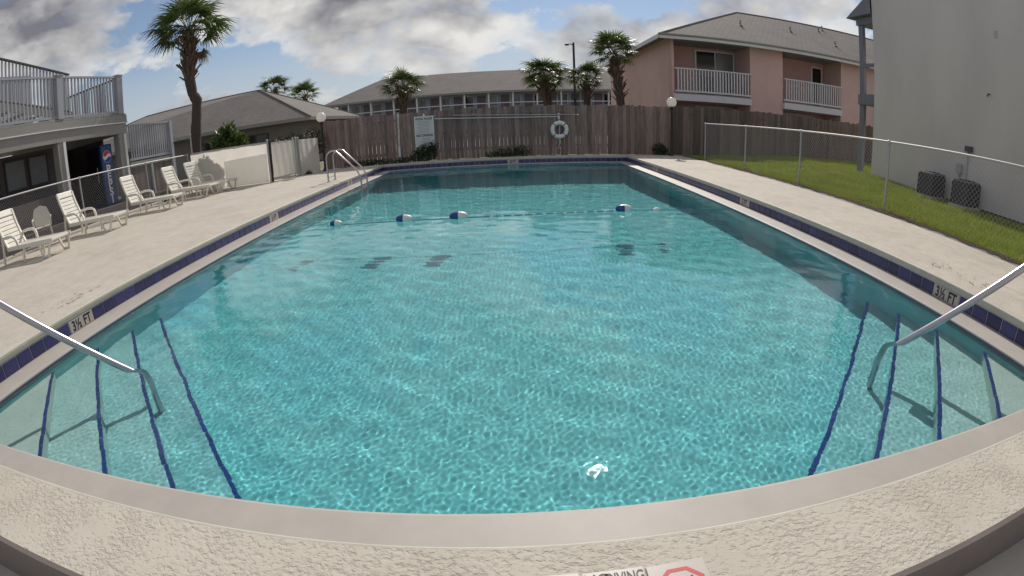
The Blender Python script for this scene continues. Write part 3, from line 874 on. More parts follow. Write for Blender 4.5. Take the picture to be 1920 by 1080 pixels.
def float_line():
    root = empty('float_line', (0, 7.75, WZ), 0, 'rope of floats strung across the pool', 'float line')
    pts = []
    def rope_y(x): return 0.06 * math.sin(x * 0.7) - 0.05 * math.cos(x * 1.3) + 0.05 * (x / 4) + (0.22 if x > 3 else 0) * (x - 3) + (0.18 * (-3.2 - x) if x < -3.2 else 0)
    x = WXL + 0.02
    while x < WXR:
        z = 0.006
        if x < -3.1: z = -0.02 - 0.10 * math.sin(math.pi * min(1, (-3.1 - x) / 1.05)) * 0.6
        pts.append((x, rope_y(x), z)); x += 0.06
    b = MB(); b.tube(pts, 0.007, 6); autosmooth(b.build('rope', M_ROPE, root))
    # short lengths of white sleeve on the rope
    for k in range(26):
        x = -0.4 + k * 0.085
        q = MB(); q.tube([(x, rope_y(x), 0.008), (x + 0.045, rope_y(x + 0.045), 0.008)], 0.010, 6); q.build('sleeve', M_FLOATW if k % 2 else M_ROPE, root)
    for k, (fx, tilt, sc) in enumerate([(-2.91, 0.2, 0.82), (-1.72, 0.08, 1.0), (-0.82, -0.06, 1.05), (1.90, 0.05, 1.0), (2.48, 0.0, 0.5)]):
        fl = empty('float', (fx, rope_y(fx), 0.035 if sc > 0.6 else 0.01), -0.25 + 0.1 * k); fl.parent = root
        L_, rr = 0.142 * sc, 0.074 * sc
        for half, m in ((-1, M_BLUE), (1, M_FLOATW)):
            mm = m if sc > 0.6 else M_FLOATW
            prof = [(rr, 0.0)] + [(rr * math.cos(R(t)) ** 0.75, half * L_ * math.sin(R(t))) for t in (15, 30, 45, 60, 75)] + [(0.012, half * L_ * 1.0)]
            h = MB(); h.lathe(prof, (0, 0, 0), 18, axis='X'); o = autosmooth(h.build('float_half', mm, fl))
    return root
float_line()

# ------------------------------------------------------------------ resin lounge chairs
def slat_mesh(name, L_, w, t):
    mb = MB(); mb.box(-w / 2, w / 2, -L_ / 2, L_ / 2, -t / 2, t / 2)
    return mb.mesh(name)
def make_lounger():
    root = empty('lounge_chair', (0, 0, 0), 0, 'x', 'lounge chair', 'white resin lounge chairs along the chain link fence')
    W = 0.31
    sm = slat_mesh('slat', 2 * W - 0.03, 0.082, 0.018); sm.materials.append(M_RESIN)
    # frame rails and legs
    for s in (-1, 1):
        f = MB(); f.bar((-0.02, s * W, 0.325), (1.58, s * W, 0.325), 0.045, 0.09); bevel(f.build('side_rail', M_RESIN, root), 0.012)
        for (xa, xb, za) in ((-0.12, -0.20, 0.56), (0.62, 0.54, 0.335), (1.10, 1.26, 0.335), (1.50, 1.40, 0.335)):
            l = MB(); l.bar((xa, s * (W + 0.012), za), (xb, s * (W + 0.04), 0.0), 0.04, 0.052, (1, 0, 0)); bevel(l.build('leg', M_RESIN, root), 0.012)
        # foot skid joining the two front legs
        k = MB(); k.bar((1.25, s * (W + 0.04), 0.028), (1.41, s * (W + 0.04), 0.028), 0.038, 0.045); bevel(k.build('skid', M_RESIN, root), 0.01)
        a = MB()
        pts = [(-0.14, s * (W + 0.02), 0.52), (-0.06, s * (W + 0.035), 0.57), (0.12, s * (W + 0.045), 0.585), (0.28, s * (W + 0.045), 0.575), (0.37, s * (W + 0.04), 0.53), (0.41, s * (W + 0.03), 0.44), (0.43, s * (W + 0.02), 0.34)]
        a.tube(pts, 0.032, 8); autosmooth(a.build('armrest', M_RESIN, root), 60)
    for xx in (0.02, 0.80, 1.53):
        c = MB(); c.bar((xx, -W, 0.325), (xx, W, 0.325), 0.05, 0.045, (0, 0, 1)); bevel(c.build('cross_rail', M_RESIN, root), 0.01)
    for k in range(14):
        o = bpy.data.objects.new('slat', sm); COL.objects.link(o); o.parent = root
        o.location = (0.10 + k * 0.106, 0, 0.355 - 0.012 * math.sin(k / 13 * math.pi))
    # back: side stiles, head rail, slats
    ang = R(68); bl = 0.84
    bk = empty('backrest', (0.0, 0, 0.34)); bk.parent = root
    def P(t, off=0.0): return (-math.cos(ang) * t - off * math.sin(ang), math.sin(ang) * t - off * math.cos(ang) * 0)
    for s in (-1, 1):
        f = MB()
        pts = [(P(t)[0] - 0.03 * math.sin(t / bl * math.pi), s * (W - 0.012), P(t)[1]) for t in np.linspace(0, bl, 9)]
        for a, b in zip(pts[:-1], pts[1:]): f.bar(a, b, 0.05, 0.055, (1, 0, 0))
        f.build('stile', M_RESIN, bk)
    h = MB(); t = bl - 0.055
    h.box(-0.075, 0.075, -W + 0.005, W - 0.005, -0.02, 0.02)
    hr = bevel(h.build('head_rail', M_RESIN, bk), 0.015, 3); hr.location = (P(t)[0] - 0.012, 0, P(t)[1]); hr.rotation_euler = (0, ang, 0)
    for k in range(7):
        t = 0.06 + k * 0.098
        o = bpy.data.objects.new('slat', sm); COL.objects.link(o); o.parent = bk
        o.location = (P(t)[0] - 0.03 * math.sin(t / bl * math.pi), 0, P(t)[1]); o.rotation_euler = (0, ang, 0)
    return root
LG = make_lounger()
spots = [(-10.42, 6.52, 8, 'white slatted lounge chair cut by the picture edge, next to the handrail end'),
         (-10.55, 8.66, 7, 'white slatted lounge chair in front of the grey bar post, second in the row'),
         (-10.58, 11.2, 5, 'white slatted lounge chair in the middle of the row, in front of the drinks machine'),
         (-10.55, 13.2, 1, 'white slatted lounge chair fourth in the row, back against the fence'),
         (-10.45, 14.35, -9, 'white slatted lounge chair last in the row, nearest the pale screen')]
for i, (x, y, a, lab) in enumerate(spots):
    o = LG if i == 0 else copy_tree(LG)
    o.location = (x, y, 0.0); o.rotation_euler = (0, 0, R(a)); o['label'] = lab

# moulded chair seen through the fence
def patio_chair():
    root = empty('patio_chair', (-11.85, 8.42, 0.0), R(53), 'white moulded armchair standing behind the chain link fence', 'chair')
    b = MB()
    pts = [(-0.22, -0.02, 0.44), (0.22, -0.02, 0.44), (0.26, 0.06, 0.70), (0.19, 0.10, 0.90), (0.0, 0.12, 0.97), (-0.19, 0.10, 0.90), (-0.26, 0.06, 0.70)]
    b.extrude(pts, (0, 0.02, 0)); b.build('backrest', M_RESIN, root)
    s = MB(); s.box(-0.24, 0.24, -0.46, 0.0, 0.41, 0.44); bevel(s.build('seat', M_RESIN, root), 0.02)
    for x in (-0.22, 0.22):
        for y in (-0.42, -0.02):
            l = MB(); l.bar((x, y, 0.42), (x * 1.15, y * 1.05, 0.0), 0.045, 0.045); l.build('leg', M_RESIN, root)
        a = MB(); a.tube([(x * 1.15, 0.04, 0.66), (x * 1.25, -0.2, 0.66), (x * 1.2, -0.42, 0.62), (x * 1.1, -0.44, 0.42)], 0.025, 7); a.build('armrest', M_RESIN, root)
patio_chair()

# ------------------------------------------------------------------ things along the far fence
def pool_sign():
    x0, x1, z0, z1, y = -3.37, -2.68, 0.555, 1.66, 18.13
    root = empty('pool_sign', ((x0 + x1) / 2, y, z0), R(0), 'white pool rules sign on the board fence', 'sign')
    w, h = x1 - x0, z1 - z0
    b = MB(); b.box(-w / 2, w / 2, -0.012, 0.012, 0, h); b.build('panel', M_SIGNWHITE, root)
    f = MB()
    for (a, c, d, e) in ((-w / 2 - .02, w / 2 + .02, -0.02, 0.02), (-w / 2 - .02, w / 2 + .02, h - 0.02, h + 0.02)): f.box(a, c, -0.02, 0.014, d, e)
    for s in (-1, 1): f.box(s * w / 2 - 0.02, s * w / 2 + 0.02, -0.019, 0.013, 0.021, h - 0.021)
    f.build('frame', M_WHITEPAINT, root)
    rx = R(90)
    text('POOL RULES', 'lettering', M_BLACK, root, 0.115, (0, -0.0135, h - 0.085), (rx, 0, 0), sx=0.95, offset=0.003)
    text('NO DIVING', 'lettering', M_BLACK, root, 0.125, (0, -0.0135, 0.40), (rx, 0, 0), sx=0.95, offset=0.004)
    M_GREYTXT = mat('faded_print', (0.30, 0.30, 0.31), 0.6)
    for k in range(9):
        l = MB(); ww = w * rnd.uniform(0.30, 0.42); z = h - 0.18 - k * 0.052
        l.box(-ww, ww * rnd.uniform(0.6, 1), -0.0136, -0.0124, z - 0.007, z + 0.007); l.build('print_line', M_GREYTXT, root)
    for k in range(4):
        l = MB(); ww = w * rnd.uniform(0.28, 0.40); z = 0.29 - k * 0.058
        l.box(-ww * 0.5, ww, -0.0136, -0.0124, z - 0.009, z + 0.009); l.build('print_line', M_GREYTXT, root)
    p = MB(); p.box(-0.035, 0.035, 0.015, 0.05, -0.45, h + 0.12); p.build('post', M_WHITEPAINT, root)
pool_sign()

def life_ring():
    root = empty('life_ring', (1.94, 18.09, 0.945), 0, 'white life ring hung on the board fence', 'life ring')
    n = 48
    pts = [(0.26 * math.cos(2 * math.pi * k / n), 0, 0.26 * math.sin(2 * math.pi * k / n)) for k in range(n)]
    b = MB(); b.tube(pts, 0.078, 14, closed=True); autosmooth(b.build('ring', M_FLOATW, root), 80)
    md = mat('ring_band', (0.16, 0.16, 0.22), 0.6)
    for q in range(4):
        a0 = R(45 + 90 * q)
        ps = [(0.26 * math.cos(a0 + t), 0, 0.26 * math.sin(a0 + t)) for t in np.linspace(-0.07, 0.07, 5)]
        c = MB(); c.tube(ps, 0.081, 14, cap=False); autosmooth(c.build('band', md, root), 80)
    r = MB(); r.tube([(0.0, -0.02, 0.30), (-0.03, 0.02, 0.45), (-0.02, 0.03, 0.56)], 0.012, 6); r.build('hanging_rope', M_ROPEW, root)
    r = MB(); r.tube([(0.02, -0.07, 0.24), (-0.01, -0.085, 0.0), (-0.03, -0.06, -0.28), (-0.02, 0.0, -0.6), (-0.06, 0.0, -0.72)], 0.011, 6); r.build('throw_rope', M_ROPEW, root)
    h = MB(); h.box(-0.05, 0.02, 0.03, 0.09, 0.40, 0.62); h.build('hook', M_WHITEPAINT, root)
life_ring()
def reach_pole(x0, x1, z0, z1, y, label, m):
    root = empty('reach_pole', ((x0 + x1) / 2, y, (z0 + z1) / 2), 0, label, 'pole', 'rescue poles on the far fence')
    cx, cz = (x0 + x1) / 2, (z0 + z1) / 2
    n = 12
    b = MB(); b.tube([(x0 - cx + (x1 - x0) * k / n, 0, z0 - cz + (z1 - z0) * k / n - 0.03 * math.sin(math.pi * k / n)) for k in range(n + 1)], 0.019, 8); autosmooth(b.build('shaft', m, root))
    for q in (0.15, 0.85):
        h = MB(); xx = x0 - cx + (x1 - x0) * q; zz = z0 - cz + (z1 - z0) * q
        h.tube([(xx, 0.07, zz + 0.05), (xx, 0.0, zz - 0.035), (xx, -0.03, zz - 0.02)], 0.008, 6); h.build('hook', M_GALV, root)
    e = MB(); e.tube([(x1 - cx, 0, z1 - cz), (x1 - cx + 0.06, 0, z1 - cz)], 0.028, 8); e.build('grip', M_WHITEPAINT, root)
reach_pole(-2.62, 1.9, 1.55, 1.43, 18.12, 'long white rescue pole hung between the rules sign and the life ring', M_ROPEW)
reach_pole(-1.9, 2.6, 1.63, 1.50, 18.10, 'upper steel rescue pole ending past the life ring', M_GALV)

def standpipe():
    root = empty('standpipe', (-4.0, 18.08, 0), 0, 'white plastic pipe standing against the board fence', 'pipe')
    b = MB(); b.tube([(0, 0, 0), (-0.004, 0, 0.62)], 0.045, 12); autosmooth(b.build('pipe', M_WHITEPAINT, root))
    b = MB(); b.tube([(-0.004, 0, 0.62), (0.01, 0.02, 1.2), (0.02, 0.03, 1.86)], 0.03, 10); autosmooth(b.build('upper_pipe', M_PVC, root))
    b = MB(); b.lathe([(0.06, 0.0), (0.06, 0.14), (0.05, 0.16), (0.046, 0.16)], (0, 0, 0), 12); autosmooth(b.build('coupling', M_WHITEPAINT, root))
    b = MB(); b.lathe([(0.047, 0.17), (0.052, 0.172), (0.052, 0.20), (0.047, 0.202)], (0, 0, 0), 12); b.build('band', M_BLACKPOLE, root)
standpipe()

def lamp_post(x, y, label, h=2.02):
    root = empty('lamp_post', (x, y, 0), 0, label, 'lamp post', 'black lamp posts with white globes')
    b = MB(); b.lathe([(0.10, 0), (0.10, 0.04), (0.065, 0.08), (0.045, 0.16), (0.04, 0.9), (0.038, 1.72), (0.055, 1.76), (0.07, 1.83), (0.075, 1.86)], (0, 0, 0), 16); autosmooth(b.build('post', M_BLACKPOLE, root))
    g = MB(); g.lathe([(0.0, h - 0.19)] + [(0.19 * math.sin(R(t)), h - 0.19 * math.cos(R(t))) for t in range(10, 180, 10)] + [(0.0, h + 0.19)], (0, 0, 0), 24)
    autosmooth(g.build('globe', M_GLOBE, root), 80)
    f = MB(); f.lathe([(0.075, 1.86), (0.09, 1.88), (0.08, 1.90)], (0, 0, 0), 16); f.build('collar', M_BLACKPOLE, root)
lamp_post(-6.78, 17.45, 'black lamp post with white globe between the pale screen and the board fence')
lamp_post(6.12, 17.7, 'black lamp post with white globe in front of the pink building')

# ------------------------------------------------------------------ ceramic notices set into the near deck edge
def notice(x0, x1, kind, label, rz):
    y0, y1 = 0.72, 0.925
    w, h = x1 - x0, y1 - y0
    root = empty('notice_tile', ((x0 + x1) / 2, (y0 + y1) / 2, 0.0), rz, label, 'notice tile', 'white notice tiles on the near deck edge')
    b = MB(); b.box(-w / 2, w / 2, -h / 2, h / 2, -0.004, 0.007); bevel(b.build('plate', M_WHITETILE, root), 0.002)
    if kind == 'text':
        text('NO', 'lettering', M_BLACK, root, 0.060, (-w * 0.27, 0.068, 0.0076), (0, 0, 0), sx=0.85, offset=0.0008)
        text('DIVING', 'lettering', M_BLACK, root, 0.060, (w * 0.17, 0.066, 0.0076), (0, 0, 0), sx=0.60, offset=0.0008)
    if kind == 'symbol':
        R0, R1 = 0.083, 0.067; n = 8
        mb = MB()
        o = [(R0 * math.cos(R(22.5 + 45 * k)), R0 * math.sin(R(22.5 + 45 * k)), 0.0076) for k in range(n)]
        i = [(R1 * math.cos(R(22.5 + 45 * k)), R1 * math.sin(R(22.5 + 45 * k)), 0.0076) for k in range(n)]
        mb.add(o + i, [(k, (k + 1) % n, n + (k + 1) % n, n + k) for k in range(n)])
        mb.bar((-0.052, 0.036, 0.0079), (0.052, -0.044, 0.0079), 0.013, 0.0006)
        mb.build('octagon', M_RED, root)
        d = MB()
        d.tube([(0.038, 0.036, 0.008), (0.022, 0.020, 0.008), (0.010, -0.004, 0.008), (-0.014, -0.020, 0.008)], [0.003, 0.006, 0.009, 0.006], 6)
        d.lathe([(0.0, -0.001), (0.011, 0.0), (0.0, 0.001)], (-0.028, -0.030, 0.008), 10)
        d.tube([(-0.002, -0.012, 0.008), (-0.034, -0.010, 0.008)], 0.004, 5)
        d.build('diver_figure', M_BLACK, root)
    return root
notice(-0.04, 0.168, 'plain', 'plain white notice tile beside the NO DIVING tile', R(1.0))
notice(0.176, 0.368, 'text', 'white notice tile with black NO DIVING lettering', R(1.5))
notice(0.376, 0.566, 'symbol', 'white notice tile with red no diving octagon', R(2.5))

# ------------------------------------------------------------------ two-storey bar building with timber deck (chair side)
def baluster_rail(root, a, b, z0, z1, sp, m, w=0.045, cap=0.09, capm=None, part='railing'):
    """a run of railing from a to b: top rail, bottom rail and single balusters"""
    a, b = Vector(a), Vector(b); d = b - a; L_ = d.length; u = d.normalized()
    rl = empty(part, (a.x, a.y, 0)); rl.parent = root
    t = MB(); t.bar((0, 0, z1), (d.x, d.y, z1 + (b.z - a.z)), cap, 0.05); t.build('top_rail', capm or m, rl)
    t = MB(); t.bar((0, 0, z0), (d.x, d.y, z0 + (b.z - a.z)), 0.05, 0.07); t.build('bottom_rail', m, rl)
    hh = z1 - z0 - 0.06
    bm = MB(); bm.box(-w / 2, w / 2, -w / 2, w / 2, 0, hh); me = bm.mesh('baluster'); me.materials.append(m)
    n = int(L_ / sp)
    for k in range(1, n):
        p = u * (L_ * k / n)
        o = bpy.data.objects.new('baluster', me); COL.objects.link(o); o.parent = rl
        o.location = (p.x, p.y, z0 + 0.035 + (b.z - a.z) * k / n); o.rotation_euler = (0, 0, math.atan2(d.y, d.x))
    return rl
def bar_building():
    X = -12.5
    root = empty('bar_building', (0, 0, 0), 0, 'grey two storey timber bar building with railed upper deck behind the chairs', 'building')
    def box(name, m, *a, parent=root):
        b = MB(); b.box(*a); return b.build(name, m, parent)
    box('lower_beam', M_BEAM, X - 0.12, X, 3.0, 13.14, 2.55, 2.90)
    box('fascia', M_BEAM, X - 0.12, X + 0.03, 3.0, 13.17, 2.905, 3.16)
    box('lit_edge_trim', M_WHITEPAINT, X - 0.12, X + 0.055, 3.0, 13.195, 2.895, 2.925)  # trim line, painted white to stand for the lit fascia edge
    box('fascia', M_BEAM, -20.0, X - 0.125, 13.02, 13.16, 2.55, 3.155)
    box('deck_floor', M_BEAM, -20.0, X + 0.02, 3.0, 13.15, 3.165, 3.215)
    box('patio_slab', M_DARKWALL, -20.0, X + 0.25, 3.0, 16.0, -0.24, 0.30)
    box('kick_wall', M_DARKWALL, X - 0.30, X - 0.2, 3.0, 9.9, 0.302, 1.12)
    box('end_wall', M_DARKWALL, -15.9, -13.75, 13.0, 13.12, 0.302, 2.545)  # added wall, blocks sun from the open end of the lower storey
    # upper railing
    for (y, w) in ((10.14, 0.24), (12.90, 0.26), (7.2, 0.2)):
        p = box('post', M_GREYWOOD, X - 0.17, X + 0.05, y - w / 2, y + w / 2, 3.217, 4.50)
        c = box('post_cap', M_GREYWOOD, X - 0.19, X + 0.07, y - w / 2 - 0.02, y + w / 2 + 0.02, 4.502, 4.54, parent=p)
    baluster_rail(root, (X - 0.03, 7.3, 0), (X - 0.03, 10.02, 0), 3.28, 4.46, 0.142, M_GREYWOOD)
    baluster_rail(root, (X - 0.03, 10.26, 0), (X - 0.03, 12.77, 0), 3.28, 4.46, 0.142, M_GREYWOOD)
    baluster_rail(root, (X - 0.03, 4.0, 0), (X - 0.03, 7.1, 0), 3.28, 4.46, 0.142, M_GREYWOOD)
    baluster_rail(root, (X - 0.2, 12.95, 0), (X - 5.0, 12.95, 0), 3.28, 4.44, 0.142, M_GREYWOOD, capm=M_DARKWOOD)
    # stair going up behind the front rail, dark handrail
    baluster_rail(root, (-13.6, 11.5, 0), (-13.6, 6.0, 1.0), 3.60, 4.82, 0.142, M_GREYWOOD, capm=M_DARKWOOD, part='stair_railing')
    s = MB(); s.bar((-13.6, 11.6, 3.45), (-13.6, 6.0, 4.45), 0.05, 0.28); s.build('stair_stringer', M_BEAM, root)
    for k in range(9):
        y = 11.3 - k * 0.6
        box('stair_tread', M_BEAM, -14.8, -13.63, y - 0.3, y, 3.33 + k * 0.107, 3.37 + k * 0.107)
    box('upper_wall', M_GREYWOOD, -20.0, -16.6, 4.0, 12.0, 3.22, 5.6)
    # lower storey
    for (y, w) in ((10.08, 0.30), (12.90, 0.34), (6.9, 0.3)):
        p = box('column', M_BEAM, X - 0.30, X - 0.02, y - w / 2, y + w / 2, 0.302, 2.545)
        box('column_lit_edge', M_WHITEPAINT, X - 0.018, X + 0.012, y + w / 2 - 0.09, y + w / 2 + 0.012, 0.302, 2.545, parent=p)  # pale strip painted in as the lit edge of the column
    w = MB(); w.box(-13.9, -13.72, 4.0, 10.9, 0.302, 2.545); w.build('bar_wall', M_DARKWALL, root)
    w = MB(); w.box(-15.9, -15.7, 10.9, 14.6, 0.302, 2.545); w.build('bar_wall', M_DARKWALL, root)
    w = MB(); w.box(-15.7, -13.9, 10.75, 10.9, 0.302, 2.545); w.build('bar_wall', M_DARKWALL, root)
    for (y0, y1) in ((8.55, 9.42), (9.50, 10.33), (6.6, 7.4), (7.5, 8.35)):
        f = MB(); z0, z1 = 1.52, 2.42; t = 0.05
        f.box(-13.72, -13.66, y0, y1, z0, z0 + t); f.box(-13.72, -13.66, y0, y1, z1 - t, z1)
        f.box(-13.72, -13.661, y0, y0 + t, z0 + t, z1 - t); f.box(-13.72, -13.661, y1 - t, y1, z0 + t, z1 - t)
        wi = f.build('window', M_DARKWOOD, root)
        p = MB(); p.box(-13.715, -13.69, y0 + t, y1 - t, z0 + t, z1 - t); p.build('pane', M_GLASS2, wi)
    c = MB(); c.box(-13.72, -13.30, 4.0, 10.6, 1.02, 1.10); c.build('counter', M_DARKWOOD, root)
    c = MB(); c.box(-13.70, -13.42, 4.0, 10.6, 0.302, 1.018); c.build('counter_front', M_DARKWALL, root)
    # low landing past the end of the deck, railed
    box('landing_beam', M_BEAM, X - 0.10, X - 0.01, 13.19, 15.75, 1.36, 1.53)
    box('landing_floor', M_BEAM, X - 2.2, X - 0.105, 13.19, 15.75, 1.44, 1.50)
    baluster_rail(root, (X - 0.04, 13.19, 0), (X - 0.04, 15.62, 0), 1.62, 2.80, 0.125, M_GREYWOOD)
    box('post', M_GREYWOOD, X - 0.12, X + 0.03, 15.60, 15.76, 0.302, 2.84)
    for k in range(15):
        y = 13.25 + k * 0.165
        box('skirt_board', M_FENCEWOOD2, X - 0.09, X - 0.07, y, y + 0.155, 0.302, 1.355)
    box('post', M_GREYWOOD, X - 0.10, X + 0.0, 14.3, 14.4, 0.302, 1.355)
    return root
bar_building()

def vending_machine():
    x1, x0, y0, y1, z0, z1 = -12.80, -13.58, 12.02, 12.58, 0.30, 2.30
    root = empty('vending_machine', ((x0 + x1) / 2, (y0 + y1) / 2, z0), 0, 'tall blue drinks machine with round red white blue emblem', 'vending machine')
    ox, oy = (x0 + x1) / 2, (y0 + y1) / 2
    hx, hy, h = (x1 - x0) / 2, (y1 - y0) / 2, z1 - z0
    mb = mat('machine_blue', (0.010, 0.030, 0.11), 0.35, var=0.15, vscale=2)
    b = MB(); b.box(-hx, hx, -hy, hy, 0.0, h); bevel(b.build('cabinet', mb, root), 0.02)
    d = MB(); d.box(-hx + 0.05, hx - 0.08, -hy - 0.03, -hy - 0.002, 0.1, h - 0.06); dr = d.build('door', mat('machine_black', (0.012, 0.012, 0.016), 0.25), root)
    hd = MB(); hd.tube([(hx - 0.2, -hy - 0.06, 0.8), (hx - 0.2, -hy - 0.06, 1.3)], 0.015, 8); hd.build('handle', M_GALV, dr)
    # side panel with emblem and upright lettering
    px = hx + 0.002
    p = MB(); p.box(px - 0.0, px + 0.006, -hy + 0.03, hy - 0.03, 0.06, h - 0.05); p.build('side_panel', mat('panel_blue', (0.014, 0.055, 0.16), 0.4, var=0.35, vscale=3, col2=(0.10, 0.16, 0.26), c2amt=0.7, c2scale=2.5), root)
    cz, cr = h - 0.40, 0.19
    def disc(name, m, a0, a1, off, wave):
        q = MB(); n = 24; pts = []
        for k in range(n + 1):
            t = R(a0 + (a1 - a0) * k / n); pts.append((px + off, cr * math.cos(t), cz + cr * math.sin(t)))
        k2 = [(px + off, cr * 0.95 * (1 - 2 * j / 12) * (1 if a0 < 90 else -1) * (-1), cz + wave(j / 12)) for j in range(1, 12)]
        q.extrude(pts + k2, (0.004, 0, 0)); return q.build(name, m, root)
    mw = mat('emblem_white', (0.75, 0.75, 0.75), 0.4)
    w = MB(); w.extrude([(px + 0.0065, cr * 1.06 * math.cos(R(k * 12)), cz + cr * 1.06 * math.sin(R(k * 12))) for k in range(30)], (0.002, 0, 0)); w.build('emblem', mw, root)
    up = MB(); pts = [(px + 0.009, cr * math.cos(R(t)), cz + cr * math.sin(R(t))) for t in np.linspace(8, 172, 22)]
    pts += [(px + 0.009, y, cz + 0.05 + 0.045 * math.sin(y / cr * 2.6)) for y in np.linspace(-cr * 0.93, cr * 0.93, 12)]
    up.extrude(pts, (0.002, 0, 0)); up.build('emblem_red', M_RED, root)
    lo = MB(); pts = [(px + 0.009, cr * math.cos(R(t)), cz + cr * math.sin(R(t))) for t in np.linspace(188, 352, 22)]
    pts += [(px + 0.009, y, cz - 0.06 + 0.045 * math.sin(y / cr * 2.6)) for y in np.linspace(cr * 0.93, -cr * 0.93, 12)]
    lo.extrude(pts, (0.002, 0, 0)); lo.build('emblem_blue', mat('emblem_blue', (0.02, 0.06, 0.35), 0.4), root)
    for k, ch in enumerate('PEPSI'):
        text(ch, 'lettering', mw, root, 0.36, (px + 0.0085, 0.0, h - 0.82 - k * 0.25), (R(90), 0, R(90)), sx=1.1, offset=0.012, extrude=0.001)
vending_machine()

# ------------------------------------------------------------------ hip-roofed low house behind the pale screen
def hip_house():
    root = empty('low_house', (-20, 29, 0), 0, 'low house with a broad grey hip roof behind the pale screen', 'house')
    O = Vector((-20, 29, 0))
    C1, C2, C3, C4 = (-11.4, 27.6, 2.62), (-11.0, 36.6, 2.62), (-30, 20.4, 2.62), (-31, 36, 2.62)
    P1, P2 = (-16.2, 30.4, 5.05), (-26.4, 30.2, 5.05)
    r = MB()
    q = lambda p: tuple(Vector(p) - O)
    r.poly([q(C3), q(C1), q(P1), q(P2)]); r.poly([q(C1), q(C2), q(P1)]); r.poly([q(C2), q(C4), q(P2), q(P1)]); r.poly([q(C4), q(C3), q(P2)])
    roof = r.build('roof', M_SHINGLE, root)
    f = MB()
    for a, b in ((C3, C1), (C1, C2), (C2, C4), (C4, C3)):
        a, b = Vector(a) - O, Vector(b) - O
        f.poly([a - Vector((0, 0, 0.2)), b - Vector((0, 0, 0.2)), b, a])
    f.build('fascia', M_BEAM, roof)
    s = MB(); s.poly([q((p[0], p[1], 2.45)) for p in (C1, C3, C4, C2)]); s.build('soffit', M_BEAM, roof)
    hp = MB()
    for a, b in ((C1, P1), (P1, P2), (C2, P1), (C3, P2)):
        hp.tube([q(a), q(b)], 0.07, 6)
    hp.build('hip_cap', M_SHINGLE, roof)
    def inset(p, k=0.9): return Vector(((p[0] - O.x - 0) * 1.0, p[1] - O.y, 0))
    w = MB(); base = [(-12.1, 28.1), (-29.5, 21.3), (-30.3, 35.5), (-11.7, 36.0)]
    for k in range(4):
        a, b = base[k], base[(k + 1) % 4]
        w.poly([q((a[0], a[1], -0.2)), q((a[0], a[1], 2.5)), q((b[0], b[1], 2.5)), q((b[0], b[1], -0.2))])
    wl = w.build('wall', mat('brown_house_siding', (0.21, 0.18, 0.165), 0.85, var=0.2, vscale=2), root)
    a = Vector((-12.1, 28.1, 0)); b = Vector((-29.5, 21.3, 0)); u = (b - a).normalized(); nv = Vector((0.36, -0.93, 0))
    for t in (2.2, 5.2, 9.5, 13.5):
        c = a + u * t; p0 = c - O + nv * 0.04
        g = MB(); g.bar(tuple(p0 + Vector((0, 0, 1.4))), tuple(p0 + u * 1.4 + Vector((0, 0, 1.4))), 0.05, 1.2)
        wi = g.build('window', M_DARKWOOD, root)
        g = MB(); p1 = p0 + nv * 0.02 + u * 0.08; g.bar(tuple(p1 + Vector((0, 0, 1.4))), tuple(p1 + u * 1.24 + Vector((0, 0, 1.4))), 0.04, 1.06); g.build('pane', M_DARKGLASS, wi)
hip_house()

# ------------------------------------------------------------------ long pale blue motel far behind the fence
def motel():
    Y = 58.0
    root = empty('motel', (-3, Y, 0), 0, 'long pale blue two storey motel with grey roof beyond the board fence', 'building')
    ox = -3.0
    def box(name, m, x0, x1, y0, y1, z0, z1, parent=root):
        b = MB(); b.box(x0 - ox, x1 - ox, y0 - Y, y1 - Y, z0, z1); return b.build(name, m, parent)
    x0, x1 = -21.2, 17.5
    box('wall', M_BLUEWALL, x0 + 1, x1 - 1, Y, Y + 9, -0.2, 5.0)
    r = MB(); e = 4.98
    A = (x0 - .6 - ox, -2.0, e); B = (x1 + .6 - ox, -2.0, e); Cc = (x1 + .6 - ox, 11, e); D = (x0 - .6 - ox, 11, e); P = (-15.6 - ox, 4.8, 8.05); Q = (12.5 - ox, 4.8, 8.05)
    r.poly([A, B, Q, P]); r.poly([B, Cc, Q]); r.poly([Cc, D, P, Q]); r.poly([D, A, P]); r.poly([A, D, Cc, B])
    rf = r.build('roof', M_SHINGLE, root)
    box('fascia', M_BEAM, x0 - .6, x1 + .6, Y - 2.04, Y - 2.0, 4.80, 5.01, rf)
    box('balcony_floor', M_WHITEPAINT, x0, x1, Y - 1.7, Y, 2.42, 2.60)
    box('top_rail', M_WHITEPAINT, x0, x1, Y - 1.68, Y - 1.60, 3.56, 3.66)
    bm = MB(); bm.box(-0.02, 0.02, -0.02, 0.02, 0, 0.96); me = bm.mesh('baluster'); me.materials.append(M_FENCEWOOD)
    xs = np.arange(x0, x1, 0.30)
    for x in xs:
        o = bpy.data.objects.new('baluster', me); COL.objects.link(o); o.parent = root; o.location = (x - ox, -1.64, 2.6)
    for k in range(15):
        x = x0 + 0.15 + k * 2.74
        if x > x1: break
        box('post', M_WHITEPAINT, x - 0.09, x + 0.09, Y - 1.74, Y - 1.56, -0.2, 4.8)
    mred = M_MAROON
    for k in range(14):
        x = x0 + 1.5 + k * 2.74
        if x + 2 > x1: break
        kind = k % 3
        d = box('door', mred, x, x + 0.95, Y - 0.06, Y - 0.003, 2.61, 4.62)
        w = box('window', M_WHITEPAINT, x + 1.1, x + 2.35, Y - 0.05, Y - 0.004, 3.3, 4.6)
        box('pane', M_DARKGLASS if kind == 2 else M_GLASS2, x + 1.18, x + 2.27, Y - 0.065, Y - 0.052, 3.36, 4.54, w)
motel()

